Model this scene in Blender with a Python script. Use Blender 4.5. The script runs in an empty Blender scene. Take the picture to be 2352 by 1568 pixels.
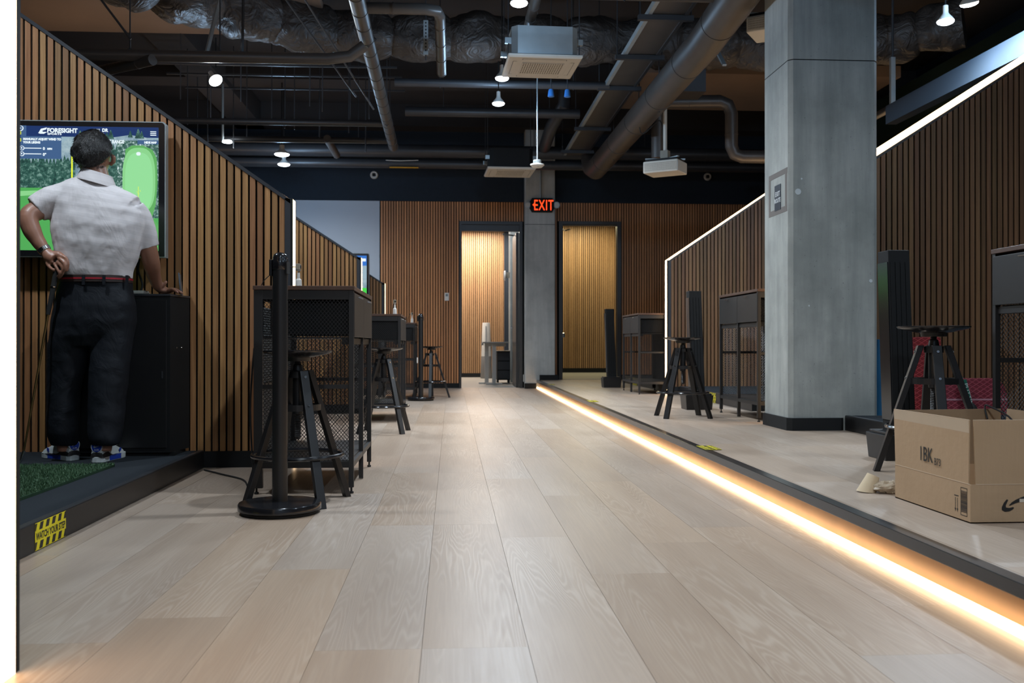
import bpy, bmesh, math, random
from mathutils import Vector, Matrix, noise
random.seed(7)
C = bpy.context.scene.collection
SC = bpy.context.scene
PI = math.pi
R = math.radians

# ------------------------------------------------------------------ camera
cam = bpy.data.cameras.new('camera')
cam_o = bpy.data.objects.new('camera', cam); C.objects.link(cam_o)
cam.sensor_width = 36; cam.lens = 33.37
cam_o.location = (0, 0, .72)
cam_o.rotation_euler = (R(90.158), 0, R(-3.674))
cam.clip_start = .02; cam.clip_end = 100
cam.dof.use_dof = True; cam.dof.focus_distance = 4.6; cam.dof.aperture_fstop = 5.0
SC.camera = cam_o
# ------------------------------------------------------------------ world, exposure
w = bpy.data.worlds.new('world'); SC.world = w; w.use_nodes = True
w.node_tree.nodes['Background'].inputs[0].default_value = (.55, .65, .8, 1)
w.node_tree.nodes['Background'].inputs[1].default_value = .05
SC.view_settings.view_transform = 'Standard'; SC.view_settings.look = 'None'
SC.view_settings.gamma = 1; SC.view_settings.use_curve_mapping = False
SC.view_settings.exposure = 0.0
BULB_W = 250.0
GLOW_W = 26.0
BULB_C = (.86, .94, 1.0)
GLOW_C = (.42, .68, 1.0)
LED_S = 6.5
LED_C = (1.0, .66, .36)

def light(kind, name, loc, power, color, parent=None, size=.06, rot=(0, 0, 0), spot=150, blend=.7, sx=1, sy=1):
    l = bpy.data.lights.new(name, kind); l.energy = power; l.color = color
    if kind == 'AREA':
        l.shape = 'RECTANGLE'; l.size = sx; l.size_y = sy
    else:
        l.shadow_soft_size = size
    if kind == 'SPOT':
        l.spot_size = R(spot); l.spot_blend = blend
    o = bpy.data.objects.new(name, l); C.objects.link(o)
    o.location = loc; o.rotation_euler = rot; o.parent = parent
    return o

# ------------------------------------------------------------------ materials
def nmat(name):
    m = bpy.data.materials.new(name); m.use_nodes = True
    nt = m.node_tree; b = nt.nodes['Principled BSDF']
    return m, nt, b
def N(nt, t, **kw):
    n = nt.nodes.new(t)
    for k, v in kw.items():
        setattr(n, k, v)
    return n
def L(nt, a, b): nt.links.new(a, b)
def math_n(nt, op, a, b=None, c=None):
    n = N(nt, 'ShaderNodeMath', operation=op)
    for i, v in enumerate((a, b, c)):
        if v is None: continue
        if isinstance(v, (int, float)): n.inputs[i].default_value = v
        else: L(nt, v, n.inputs[i])
    return n.outputs[0]
def mixc(nt, f, a, b, mode='MIX'):
    n = N(nt, 'ShaderNodeMix', data_type='RGBA', blend_type=mode)
    for s, v in ((0, f), (6, a), (7, b)):
        if isinstance(v, (int, float)): n.inputs[s].default_value = v
        elif isinstance(v, tuple): n.inputs[s].default_value = v + ((1,) if len(v) == 3 else ())
        else: L(nt, v, n.inputs[s])
    return n.outputs[2]
def coords(nt, scale=(1, 1, 1), rnd=0.0, kind='Object'):
    tc = N(nt, 'ShaderNodeTexCoord'); mp = N(nt, 'ShaderNodeMapping')
    L(nt, tc.outputs[kind], mp.inputs[0]); mp.inputs['Scale'].default_value = scale
    if rnd:
        oi = N(nt, 'ShaderNodeObjectInfo')
        cx = N(nt, 'ShaderNodeCombineXYZ')
        r = math_n(nt, 'MULTIPLY', oi.outputs['Random'], rnd)
        r2 = math_n(nt, 'MULTIPLY', oi.outputs['Random'], rnd * 1.7)
        L(nt, r, cx.inputs[0]); L(nt, r2, cx.inputs[1]); L(nt, r, cx.inputs[2])
        L(nt, cx.outputs[0], mp.inputs['Location'])
    return mp.outputs[0]
def noise_n(nt, vec, scale, detail=3, rough=.5, dist=0):
    n = N(nt, 'ShaderNodeTexNoise'); n.inputs['Scale'].default_value = scale
    n.inputs['Detail'].default_value = detail; n.inputs['Roughness'].default_value = rough
    n.inputs['Distortion'].default_value = dist
    L(nt, vec, n.inputs['Vector']); return n.outputs[0]
def ramp(nt, f, stops):
    n = N(nt, 'ShaderNodeValToRGB'); e = n.color_ramp.elements
    while len(e) < len(stops): e.new(.5)
    for i, (p, c) in enumerate(stops):
        e[i].position = p; e[i].color = tuple(c) + (1,) if len(c) == 3 else c
    L(nt, f, n.inputs[0]); return n.outputs[0]
def bump(nt, b, h, dist=.002, strength=.5):
    n = N(nt, 'ShaderNodeBump'); n.inputs['Distance'].default_value = dist
    n.inputs['Strength'].default_value = strength
    L(nt, h, n.inputs['Height']); L(nt, n.outputs[0], b.inputs['Normal'])
def plain(name, col, rough=.5, metal=0, spec=.5, var=.06, nscale=12, bmp=0):
    m, nt, b = nmat(name)
    v = coords(nt)
    f = noise_n(nt, v, nscale, 4)
    lo = tuple(c * (1 - var) for c in col); hi = tuple(min(1, c * (1 + var)) for c in col)
    L(nt, mixc(nt, f, lo, hi), b.inputs['Base Color'])
    b.inputs['Roughness'].default_value = rough; b.inputs['Metallic'].default_value = metal
    b.inputs['Specular IOR Level'].default_value = spec
    if bmp: bump(nt, b, noise_n(nt, v, nscale * 4, 3), bmp, .6)
    return m
def emit(name, col, s):
    m, nt, b = nmat(name)
    b.inputs['Base Color'].default_value = (0, 0, 0, 1)
    b.inputs['Emission Color'].default_value = col + (1,)
    b.inputs['Emission Strength'].default_value = s
    b.inputs['Roughness'].default_value = .3
    return m
def wood_slat(name, c1, c2, c3):
    m, nt, b = nmat(name)
    oi = N(nt, 'ShaderNodeObjectInfo')
    v = coords(nt, (60, 60, 1.6), 9.0)
    f = noise_n(nt, v, 1.0, 5, .6, .6)
    base = ramp(nt, f, [(.25, c1), (.55, c2), (.8, c3)])
    h = N(nt, 'ShaderNodeHueSaturation')
    L(nt, base, h.inputs['Color'])
    L(nt, math_n(nt, 'MULTIPLY_ADD', oi.outputs['Random'], .5, .76), h.inputs['Value'])
    r2 = math_n(nt, 'FRACT', math_n(nt, 'MULTIPLY', oi.outputs['Random'], 17.3))
    L(nt, math_n(nt, 'MULTIPLY_ADD', r2, .017, .486), h.inputs['Hue'])
    L(nt, h.outputs[0], b.inputs['Base Color'])
    b.inputs['Roughness'].default_value = .5
    bump(nt, b, f, .001, .3)
    return m
def slat_field(name, c1, c2, c3, pitch):
    m, nt, b = nmat(name)
    tc = N(nt, 'ShaderNodeTexCoord'); sp = N(nt, 'ShaderNodeSeparateXYZ'); L(nt, tc.outputs['Object'], sp.inputs[0])
    idx = math_n(nt, 'FLOOR', math_n(nt, 'DIVIDE', sp.outputs[0], pitch))
    wn = N(nt, 'ShaderNodeTexWhiteNoise', noise_dimensions='1D'); L(nt, idx, wn.inputs['W'])
    mp = N(nt, 'ShaderNodeMapping'); L(nt, tc.outputs['Object'], mp.inputs[0]); mp.inputs['Scale'].default_value = (60, 60, 1.6)
    cx = N(nt, 'ShaderNodeCombineXYZ'); L(nt, math_n(nt, 'MULTIPLY', wn.outputs[0], 30), cx.inputs[2]); L(nt, cx.outputs[0], mp.inputs['Location'])
    f = noise_n(nt, mp.outputs[0], 1, 5, .6, .6)
    base = ramp(nt, f, [(.25, c1), (.55, c2), (.8, c3)])
    h = N(nt, 'ShaderNodeHueSaturation'); L(nt, base, h.inputs['Color'])
    L(nt, math_n(nt, 'MULTIPLY_ADD', wn.outputs[0], .4, .8), h.inputs['Value'])
    L(nt, h.outputs[0], b.inputs['Base Color']); b.inputs['Roughness'].default_value = .5
    return m
def plank_mat():
    m, nt, b = nmat('floor_oak')
    oi = N(nt, 'ShaderNodeObjectInfo')
    v = coords(nt, (1, 1, 1), 40.0)
    def sc(s):
        mp = N(nt, 'ShaderNodeMapping'); mp.inputs['Scale'].default_value = s; L(nt, v, mp.inputs[0]); return mp.outputs[0]
    n1 = noise_n(nt, sc((6.5, .45, 1)), 1.0, 3.5, .40, .1)
    rings = math_n(nt, 'SINE', math_n(nt, 'MULTIPLY', n1, 240))
    rings = math_n(nt, 'POWER', math_n(nt, 'MULTIPLY_ADD', rings, .5, .5), 2.2)
    fine = noise_n(nt, sc((140, 4, 1)), 1.0, 4, .6)
    broad = noise_n(nt, sc((7, .7, 1)), 1.0, 3)
    mask = noise_n(nt, sc((3.2, .6, 1)), 1.3, 2)
    mask = ramp(nt, mask, [(.42, (0, 0, 0)), (.66, (1, 1, 1))])
    base = mixc(nt, ramp(nt, broad, [(.3, (0, 0, 0)), (.7, (1, 1, 1))]), (.355, .258, .188), (.44, .337, .255))
    base = mixc(nt, math_n(nt, 'MULTIPLY', fine, .35), base, (.255, .195, .15))
    lines = math_n(nt, 'MULTIPLY', math_n(nt, 'MULTIPLY', rings, mask), .40)
    base = mixc(nt, lines, base, (.56, .47, .385))
    h = N(nt, 'ShaderNodeHueSaturation'); L(nt, base, h.inputs['Color'])
    L(nt, math_n(nt, 'MULTIPLY_ADD', oi.outputs['Random'], .09, .95), h.inputs['Value'])
    r2 = math_n(nt, 'FRACT', math_n(nt, 'MULTIPLY', oi.outputs['Random'], 31.7))
    L(nt, math_n(nt, 'MULTIPLY_ADD', r2, .3, .8), h.inputs['Saturation'])
    L(nt, h.outputs[0], b.inputs['Base Color'])
    L(nt, math_n(nt, 'MULTIPLY_ADD', fine, .18, .30), b.inputs['Roughness'])
    b.inputs['Specular IOR Level'].default_value = .45
    bump(nt, b, lines, .0008, .35)
    return m
def concrete(name, ca, cb):
    m, nt, b = nmat(name)
    v = coords(nt)
    mp = N(nt, 'ShaderNodeMapping'); mp.inputs['Scale'].default_value = (9, 9, .8); L(nt, v, mp.inputs[0])
    f1 = noise_n(nt, mp.outputs[0], 1.2, 6, .65)
    f2 = noise_n(nt, v, 2.2, 5, .6)
    f3 = noise_n(nt, v, 60, 2)
    c = mixc(nt, ramp(nt, f1, [(.3, (0, 0, 0)), (.7, (1, 1, 1))]), ca, cb)
    c = mixc(nt, math_n(nt, 'MULTIPLY', ramp(nt, f2, [(.42, (0, 0, 0)), (.68, (1, 1, 1))]), .6), c, tuple(x * .66 for x in ca))
    c = mixc(nt, math_n(nt, 'MULTIPLY', ramp(nt, f3, [(.7, (0, 0, 0)), (.76, (1, 1, 1))]), .5), c, tuple(x * .45 for x in ca))
    L(nt, c, b.inputs['Base Color']); b.inputs['Roughness'].default_value = .75
    bump(nt, b, f3, .001, .5)
    return m
def foliage_screen(name, a, bcol, c, s, scale):
    m, nt, b = nmat(name)
    v = coords(nt); f = noise_n(nt, v, scale, 6, .75)
    L(nt, ramp(nt, f, [(.38, a), (.52, bcol), (.66, c)]), b.inputs['Emission Color'])
    b.inputs['Emission Strength'].default_value = s; b.inputs['Base Color'].default_value = (0, 0, 0, 1)
    return m

MT = {}
MT['black'] = plain('black_metal', (.011, .011, .012), .38, 0, .5, .15)
MT['blackgloss'] = plain('black_gloss', (.012, .012, .014), .18, 0, .6, .1)
MT['matte'] = plain('matte_black', (.007, .008, .009), .7, 0, .3, .2)
MT['cabblack'] = plain('cabinet_metal', (.021, .020, .020), .45, 0, .4, .12)
MT['felt'] = plain('black_felt', (.008, .008, .008), .95, 0, .1, .2, 80)
MT['carpet'] = plain('dark_carpet', (.022, .027, .033), .95, 0, .15, .5, 160, .003)
MT['trim'] = plain('dark_trim', (.035, .038, .044), .35, 0, .5, .15)
MT['nosing'] = plain('nosing_metal', (.020, .020, .021), .24, 0, .6, .2, 8)
MT['bronze'] = plain('bronze_riser', (.30, .175, .085), .42, .15, .5, .35, 6)
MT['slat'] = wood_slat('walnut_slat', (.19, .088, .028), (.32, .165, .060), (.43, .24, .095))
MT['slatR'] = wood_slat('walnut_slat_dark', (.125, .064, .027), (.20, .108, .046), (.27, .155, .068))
MT['slatback'] = slat_field('oak_slat_field', (.38, .155, .058), (.52, .225, .085), (.64, .32, .13), .0427)
MT['slatin'] = slat_field('inner_slat_field', (.30, .16, .07), (.40, .23, .11), (.48, .30, .15), .0427)
MT['floor'] = plank_mat()
MT['concrete'] = concrete('concrete', (.265, .285, .272), (.42, .435, .412))
MT['concrete2'] = concrete('concrete_pale', (.40, .41, .40), (.54, .55, .53))
MT['wall'] = plain('dark_wall', (.016, .024, .036), .8, 0, .3, .15)
MT['ceil'] = plain('ceiling_dark', (.042, .036, .034), .85, 0, .2, .2, 1.5)
MT['grey'] = plain('grey_wall', (.46, .50, .56), .7, 0, .3, .04, 2)
MT['duct'] = plain('duct_metal', (.085, .075, .068), .42, .35, .5, .2, 5)
MT['ductdark'] = plain('pipe_dark', (.045, .046, .050), .4, .2, .5, .2, 5)
MT['led'] = emit('warm_led', LED_C, LED_S)
MT['bulb'] = emit('cool_bulb', (.86, .94, 1.0), 18)
MT['white'] = plain('white_plastic', (.62, .60, .56), .45, 0, .5, .04)
MT['cream'] = plain('cream_plastic', (.60, .56, .49), .5, 0, .4, .04)
MT['galv'] = plain('galvanised', (.42, .46, .47), .38, .5, .5, .15, 9)
MT['grille'] = plain('grille_grey', (.26, .23, .18), .6)
MT['topwood'] = plain('brown_top', (.085, .047, .033), .45, 0, .4, .25, 20)
MT['yellow'] = plain('sticker_yellow', (.80, .68, .015), .45, 0, .4, .05)
MT['ink'] = plain('black_ink', (.018, .017, .016), .55)
MT['cardin'] = plain('cardboard_inside', (.30, .205, .125), .85, 0, .2, .1, 30)
MT['chrome'] = plain('chrome', (.6, .6, .6), .2, 1, .5, .05)
MT['green'] = plain('green_strip', (.02, .13, .09), .6, 0, .3, .2, 20)
MT['black_rubber'] = plain('rubber', (.01, .01, .01), .8)
def duct_wrap():
    m, nt, b = nmat('insulation_wrap')
    v = coords(nt, (1, 1, 1)); f = noise_n(nt, v, 5, 6, .7, 1.2)
    L(nt, mixc(nt, f, (.022, .019, .018), (.070, .053, .042)), b.inputs['Base Color'])
    b.inputs['Roughness'].default_value = .44
    bump(nt, b, noise_n(nt, v, 5, 4, .5, 3.0), .06, .6)
    return m
MT['wrap'] = duct_wrap()
def cardboard():
    m, nt, b = nmat('cardboard')
    v = coords(nt, (1, 1, 1)); f = noise_n(nt, v, 5, 4)
    mp = N(nt, 'ShaderNodeMapping'); mp.inputs['Scale'].default_value = (240, 240, 3); L(nt, v, mp.inputs[0])
    g = noise_n(nt, mp.outputs[0], 1, 2)
    c = mixc(nt, f, (.44, .295, .170), (.52, .355, .215))
    c = mixc(nt, math_n(nt, 'MULTIPLY', g, .3), c, (.34, .23, .14))
    L(nt, c, b.inputs['Base Color']); b.inputs['Roughness'].default_value = .8
    bump(nt, b, noise_n(nt, v, 28, 4), .004, .35)
    return m
MT['card'] = cardboard()

# ------------------------------------------------------------------ mesh builder
class MB:
    def __init__(s): s.v = []; s.f = []
    def quad(s, pts):
        i = len(s.v); s.v += [tuple(p) for p in pts]; s.f.append(tuple(range(i, i + len(pts)))); return s
    def hexa(s, p):          # 8 points: bottom 0-3 ccw, top 4-7
        i = len(s.v); s.v += [tuple(q) for q in p]
        for a in ((3, 2, 1, 0), (4, 5, 6, 7), (0, 1, 5, 4), (1, 2, 6, 5), (2, 3, 7, 6), (3, 0, 4, 7)):
            s.f.append(tuple(i + k for k in a))
        return s
    def box(s, x0, x1, y0, y1, z0, z1):
        return s.hexa([(x0, y0, z0), (x1, y0, z0), (x1, y1, z0), (x0, y1, z0), (x0, y0, z1), (x1, y0, z1), (x1, y1, z1), (x0, y1, z1)])
    def prism_xz(s, poly, y0, y1):     # poly in XZ extruded along Y
        n = len(poly); i = len(s.v)
        a = sum(poly[k][0] * poly[(k + 1) % n][1] - poly[(k + 1) % n][0] * poly[k][1] for k in range(n))
        if a < 0: poly = poly[::-1]
        s.v += [(x, y0, z) for x, z in poly] + [(x, y1, z) for x, z in poly]
        s.f.append(tuple(range(i, i + n))); s.f.append(tuple(range(i + 2 * n - 1, i + n - 1, -1)))
        for k in range(n):
            j = (k + 1) % n; s.f.append((i + j, i + k, i + n + k, i + n + j))
        return s
    def prism_xy(s, poly, z0, z1):
        n = len(poly); i = len(s.v)
        a = sum(poly[k][0] * poly[(k + 1) % n][1] - poly[(k + 1) % n][0] * poly[k][1] for k in range(n))
        if a < 0: poly = poly[::-1]
        s.v += [(x, y, z0) for x, y in poly] + [(x, y, z1) for x, y in poly]
        s.f.append(tuple(range(i + n - 1, i - 1, -1))); s.f.append(tuple(range(i + n, i + 2 * n)))
        for k in range(n):
            j = (k + 1) % n; s.f.append((i + k, i + j, i + n + j, i + n + k))
        return s
    def rings(s, rs, cap=True, closed=False):
        n = len(rs[0]); i = len(s.v)
        for r in rs: s.v += [tuple(p) for p in r]
        m = len(rs)
        for a in range(m if closed else m - 1):
            b = (a + 1) % m
            for k in range(n):
                j = (k + 1) % n
                s.f.append((i + a * n + k, i + a * n + j, i + b * n + j, i + b * n + k))
        if cap and not closed:
            s.f.append(tuple(i + n - 1 - k for k in range(n))); s.f.append(tuple(i + (m - 1) * n + k for k in range(n)))
        return s
    def tube(s, pts, rad, n=12, cap=True, sq=None, smooth_n=0, up=None):
        pts = [Vector(p) for p in pts]
        if not isinstance(rad, (list, tuple)): rad = [rad] * len(pts)
        if smooth_n:
            P2, R2 = [], []
            for i in range(len(pts) - 1):
                p0 = pts[max(i - 1, 0)]; p1 = pts[i]; p2 = pts[i + 1]; p3 = pts[min(i + 2, len(pts) - 1)]
                for k in range(smooth_n):
                    t = k / smooth_n
                    P2.append(.5 * ((2 * p1) + (p2 - p0) * t + (2 * p0 - 5 * p1 + 4 * p2 - p3) * t * t + (3 * p1 - p0 - 3 * p2 + p3) * t ** 3))
                    R2.append(rad[i] + (rad[i + 1] - rad[i]) * (t * t * (3 - 2 * t)))
            P2.append(pts[-1]); R2.append(rad[-1]); pts, rad = P2, R2
        rs = []; prev = Vector(up) if up else None
        for i, p in enumerate(pts):
            t = (pts[min(i + 1, len(pts) - 1)] - pts[max(i - 1, 0)])
            if t.length < 1e-9: t = Vector((0, 0, 1))
            t.normalize()
            if prev is None:
                prev = Vector((0, 0, 1)) if abs(t.z) < .9 else Vector((0, 1, 0))
            u = (prev - t * prev.dot(t))
            if u.length < 1e-6: u = t.orthogonal()
            u.normalize(); vv = t.cross(u); prev = u
            if sq:
                a, b = sq; a *= rad[i]; b *= rad[i]
                rs.append([p + u * (a * cu) + vv * (b * cv) for cu, cv in ((1, 1), (-1, 1), (-1, -1), (1, -1))])
            else:
                rs.append([p + (u * math.cos(2 * PI * k / n) + vv * math.sin(2 * PI * k / n)) * rad[i] for k in range(n)])
        return s.rings(rs, cap)
    def lathe(s, prof, n=32, c=(0, 0, 0)):
        rs = [[(c[0] + r * math.cos(2 * PI * k / n), c[1] + r * math.sin(2 * PI * k / n), c[2] + z) for k in range(n)] for r, z in prof]
        return s.rings(rs)
    def torus(s, c, R0, r, n=40, m=8):
        rs = [[(c[0] + (R0 + r * math.cos(2 * PI * j / m)) * math.cos(2 * PI * k / n), c[1] + (R0 + r * math.cos(2 * PI * j / m)) * math.sin(2 * PI * k / n), c[2] + r * math.sin(2 * PI * j / m)) for j in range(m)] for k in range(n)]
        return s.rings(rs, closed=True)
    def ell(s, c, r, n=16, m=10):
        rs = []
        for j in range(1, m):
            a = -PI / 2 + PI * j / m
            rs.append([(c[0] + r[0] * math.cos(a) * math.cos(2 * PI * k / n), c[1] + r[1] * math.cos(a) * math.sin(2 * PI * k / n), c[2] + r[2] * math.sin(a)) for k in range(n)])
        return s.rings(rs)
    def xf(s, M):
        s.v = [tuple(M @ Vector(p)) for p in s.v]; return s
    def mesh(s, name, mat, smooth=False):
        me = bpy.data.meshes.new(name); me.from_pydata(s.v, [], s.f)
        bm = bmesh.new(); bm.from_mesh(me); bmesh.ops.recalc_face_normals(bm, faces=bm.faces); bm.to_mesh(me); bm.free()
        if mat: me.materials.append(mat)
        if smooth:
            me.polygons.foreach_set('use_smooth', [True] * len(me.polygons))
            try: me.set_sharp_from_angle(angle=R(40))
            except Exception: pass
        me.update(); return me
    def build(s, name, mat, parent=None, smooth=False, bev=0, loc=(0, 0, 0), rot=(0, 0, 0), stuff=False, label=None, seg=2):
        o = bpy.data.objects.new(name, s.mesh(name, mat, smooth)); C.objects.link(o)
        o.parent = parent; o.location = loc; o.rotation_euler = rot
        if bev:
            b = o.modifiers.new('bevel', 'BEVEL'); b.width = bev; b.segments = seg; b.limit_method = 'ANGLE'
        if stuff: o['kind'] = 'stuff'
        if label: o['label'] = label
        return o
def thing(name, label, cat, loc=(0, 0, 0), rz=0, group=None):
    o = bpy.data.objects.new(name, None); C.objects.link(o)
    o.location = loc; o.rotation_euler = (0, 0, rz); o.empty_display_size = .1
    return tag(o, label, cat, group)
def tag(o, label, cat, group=None):
    o['label'] = label; o['category'] = cat
    if group: o['group'] = group
    return o
def struct(o): o['kind'] = 'structure'; return o
def senpty(name, loc=(0, 0, 0)):
    o = bpy.data.objects.new(name, None); C.objects.link(o); o.location = loc; o['kind'] = 'structure'; return o
def copytree(o, parent=None):
    c = o.copy(); C.objects.link(c)
    if parent: c.parent = parent
    for ch in list(o.children): copytree(ch, c)
    return c
def dup(o, label, loc, rz=0, group=None):
    c = copytree(o); c.location = loc; c.rotation_euler = (0, 0, rz); c['label'] = label
    if group: c['group'] = group
    return c
def text(s, size, mat, parent, M, name='lettering', sx=1.0, ext=.0004, bold=.0, align='LEFT', spacing=1.0):
    cu = bpy.data.curves.new(name, 'FONT'); cu.body = s; cu.size = size; cu.extrude = ext; cu.offset = bold
    cu.align_x = align; cu.space_character = spacing; cu.resolution_u = 3
    t = bpy.data.objects.new('tmp', cu); C.objects.link(t)
    dg = bpy.context.evaluated_depsgraph_get(); me = bpy.data.meshes.new_from_object(t.evaluated_get(dg))
    bpy.data.objects.remove(t); me.name = name
    me.transform(Matrix(M) @ Matrix.Diagonal((sx, 1, 1, 1))); me.materials.clear(); me.materials.append(mat)
    o = bpy.data.objects.new(name, me); C.objects.link(o); o.parent = parent
    return o
def frame(o, x, y):     # matrix from origin, x dir, y dir
    x = Vector(x).normalized(); y = Vector(y).normalized(); z = x.cross(y)
    return Matrix(((x[0], y[0], z[0], o[0]), (x[1], y[1], z[1], o[1]), (x[2], y[2], z[2], o[2]), (0, 0, 0, 1)))

YB = 15.6           # back wall
PZ = .135           # raised walkway height
CZ = 4.55           # ceiling
# ------------------------------------------------------------------ lamps
def bulb(name, label, loc, tilt=(0, 0, 0), group='cool white reflector bulbs', power=None, cord=True, top=None):
    r = thing(name, label, 'lamp', loc, 0, group)
    o = MB().lathe([(.010, .135), (.021, .13), (.022, .075), (.032, .055), (.055, .030), (.066, .012), (.064, .004)], 24).build('bulb_neck', MT['white'], r, True, rot=tilt)
    o = MB().lathe([(.064, .010), (.066, .002), (.060, -.008), (.040, -.018), (.012, -.022)], 24).build('bulb_face', MT['bulb'], r, True, rot=tilt)
    if cord:
        MB().tube([(0, 0, .13), (0, 0, (top or CZ) - loc[2])], .006, 6).build('stem', MT['matte'], r)
    light('SPOT', 'bulb_light', (0, 0, -.03), BULB_W if power is None else power, BULB_C, r, .07, tilt, 160, .8)
    light('POINT', 'bulb_glow', (0, 0, -.06), GLOW_W, GLOW_C, r, .07)
    return r
bulb('reflector_bulb', 'glowing bulb with white neck nearest above the corridor, half cut off at the top edge', (.514, 7.17, 3.30))
bulb('reflector_bulb', 'glowing bulb just under the left corner of the nearer ceiling cassette', (.494, 9.21, 3.30))
bulb('reflector_bulb', 'glowing bulb with white neck, lowest of those over the corridor', (.508, 10.18, 3.30), top=3.76)
bulb('reflector_bulb', 'tilted glowing bulb on an angled neck above the golfer bay', (-2.30, 9.46, 3.30), (R(-25), R(-35), 0), top=3.72)
bulb('reflector_bulb', 'glaring bulb, widened by its glare, above the far end of the first slatted wall', (-2.30, 13.10, 3.30)).scale = (1.5, 1.5, 1.0)  # scaled up so the bulb's size stands in for its glare
bulb('reflector_bulb', 'glaring bulb right below another one over the far left bays', (-2.40, 13.83, 3.30), power=60).scale = (1.3, 1.3, 1.0)  # widened likewise to carry its glare
bulb('reflector_bulb', 'glowing bulb with white neck at upper right beside the concrete column', (3.953, 7.36, 3.30))
bulb('reflector_bulb', 'glowing bulb at the top right corner, higher of the right pair', (3.925, 6.96, 3.30), (R(15), R(-15), 0), power=200)
# unseen lamps added for the room's light, continuing the rows outside the frame
for x, y, p, lb in ((.5, 4.3, 230, 'over the middle of the corridor, above the front stool'), (.5, 1.2, 230, 'over the corridor just ahead of the camera'), (.5, -1.6, 160, 'over the corridor behind the camera'), (-2.3, 4.2, 185, 'above the golfer bay before the duct'), (3.95, 3.9, 130, 'above the near right bay'), (3.95, 1.0, 130, 'above the right walkway near the camera')):
    bulb('reflector_bulb', 'added unseen reflector bulb ' + lb, (x, y, 3.5), power=p)
r = thing('pole_spotlight', 'small flat spotlight at the foot of a thin vertical pole', 'lamp', (-2.86, 12.36, 3.30))
MB().lathe([(.055, .025), (.06, .01), (.058, 0)], 20).build('spot_head', MT['bulb'], r, True)
MB().tube([(-.06, 0, 0), (-.06, 0, .75)], .016, 8).build('pole', MT['galv'], r)
light('SPOT', 'spot_light', (0, 0, -.03), 60, BULB_C, r, .06)

# ------------------------------------------------------------------ structure: floor
fl = senpty('floor')
MB().box(-6.2, 6.5, -3.0, 21.2, -.06, -.012).build('subfloor', MT['matte'], fl)
PW = .2527; PL = 1.54
full = None; pcount = 0
def plank(x0, x1, y0, y1, z, parent):
    o = bpy.data.objects.new('plank', pm(round(x1 - x0, 3), round(y1 - y0, 3))); C.objects.link(o)
    o.location = (x0, y0, z); o.parent = parent
    return o
pcache = {}
def pm(wd, ln):
    k = (wd, ln)
    if k not in pcache:
        g = .0002; b = .0005
        e = .0001
        m = MB().hexa([(g, e, -.012), (wd - g, e, -.012), (wd - g, ln - e, -.012), (g, ln - e, -.012), (g + b, e * 2, 0), (wd - g - b, e * 2, 0), (wd - g - b, ln - e * 2, 0), (g + b, ln - e * 2, 0)])
        pcache[k] = m.mesh('plank', MT['floor'])
    return pcache[k]
phase = {-1: 2.255, 0: 2.255, -2: 3.07, -3: 2.55, -4: 2.35, -5: 2.83, -6: 3.33, 1: 3.53, 2: 2.95, 3: 3.4, 4: 2.14, 5: 2.54}
xs = -.069
for i in range(-6, 7):
    x0 = xs + PW * i; x1 = x0 + PW
    if i <= -6: x0 = -1.50
    if i == 5 + 0: x1 = min(x1, 1.427)
    if x0 > 1.4: continue
    x1 = min(x1, 1.427)
    ph = phase.get(i, random.uniform(2, 3.5)) % PL
    y = ph - 2 * PL
    while y < YB + .1:
        y1 = min(y + PL, YB + .1)
        if y1 - y > .05: plank(x0, x1, y, y1, 0, fl)
        y += PL
# far rooms' pale floor
MB().box(-.4, 1.75, YB + .1, 21.0, -.012, 0).build('inner_floor', plain('pale_floor', (.36, .35, .32), .4), fl)

# raised walkway on the right
pf = thing('raised_walkway', 'raised plank walkway along the right side with a dark edge', 'platform', (0, 0, 0))
MB().box(1.455, 6.45, -2.9, 15.325, 0.0, PZ - .013).build('deck_base', MT['matte'], pf)
MB().box(1.745, 6.45, 15.326, YB - .002, 0.0, PZ - .013).build('deck_base', MT['matte'], pf)
MB().box(1.383, 1.432, -2.9, YB - .25, .100, PZ + .003).build('edge_nosing', MT['nosing'], pf, bev=.002)
MB().box(1.428, 1.450, -2.9, YB - .25, .0, .100).build('riser', MT['bronze'], pf)
MB().box(1.386, 1.404, -2.9, YB - .25, .002, .026).build('strip_light', MT['led'], pf, label='glowing warm strip light')
random.seed(11)
for i in range(5, 18):
    x0 = xs + PW * i; x1 = x0 + PW
    if i == 5: x0 = 1.432
    if x0 > 3.0: break
    y = random.uniform(0, PL) + (0 if i < 10 else 1)
    while y < YB:
        y1 = min(y + PL, YB - .0)
        if y1 - y > .05: plank(x0, x1, y, y1, PZ, pf)
        y += PL
MB().box(3.2, 6.4, 1, YB, PZ - .012, PZ - .002).build('deck_surface', MT['floor'], pf)
struct(MB().box(1.75, 3.41, YB + .15, YB + 3.8, PZ - .012, PZ).build('floor_inner', bpy.data.materials['pale_floor']))

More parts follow.
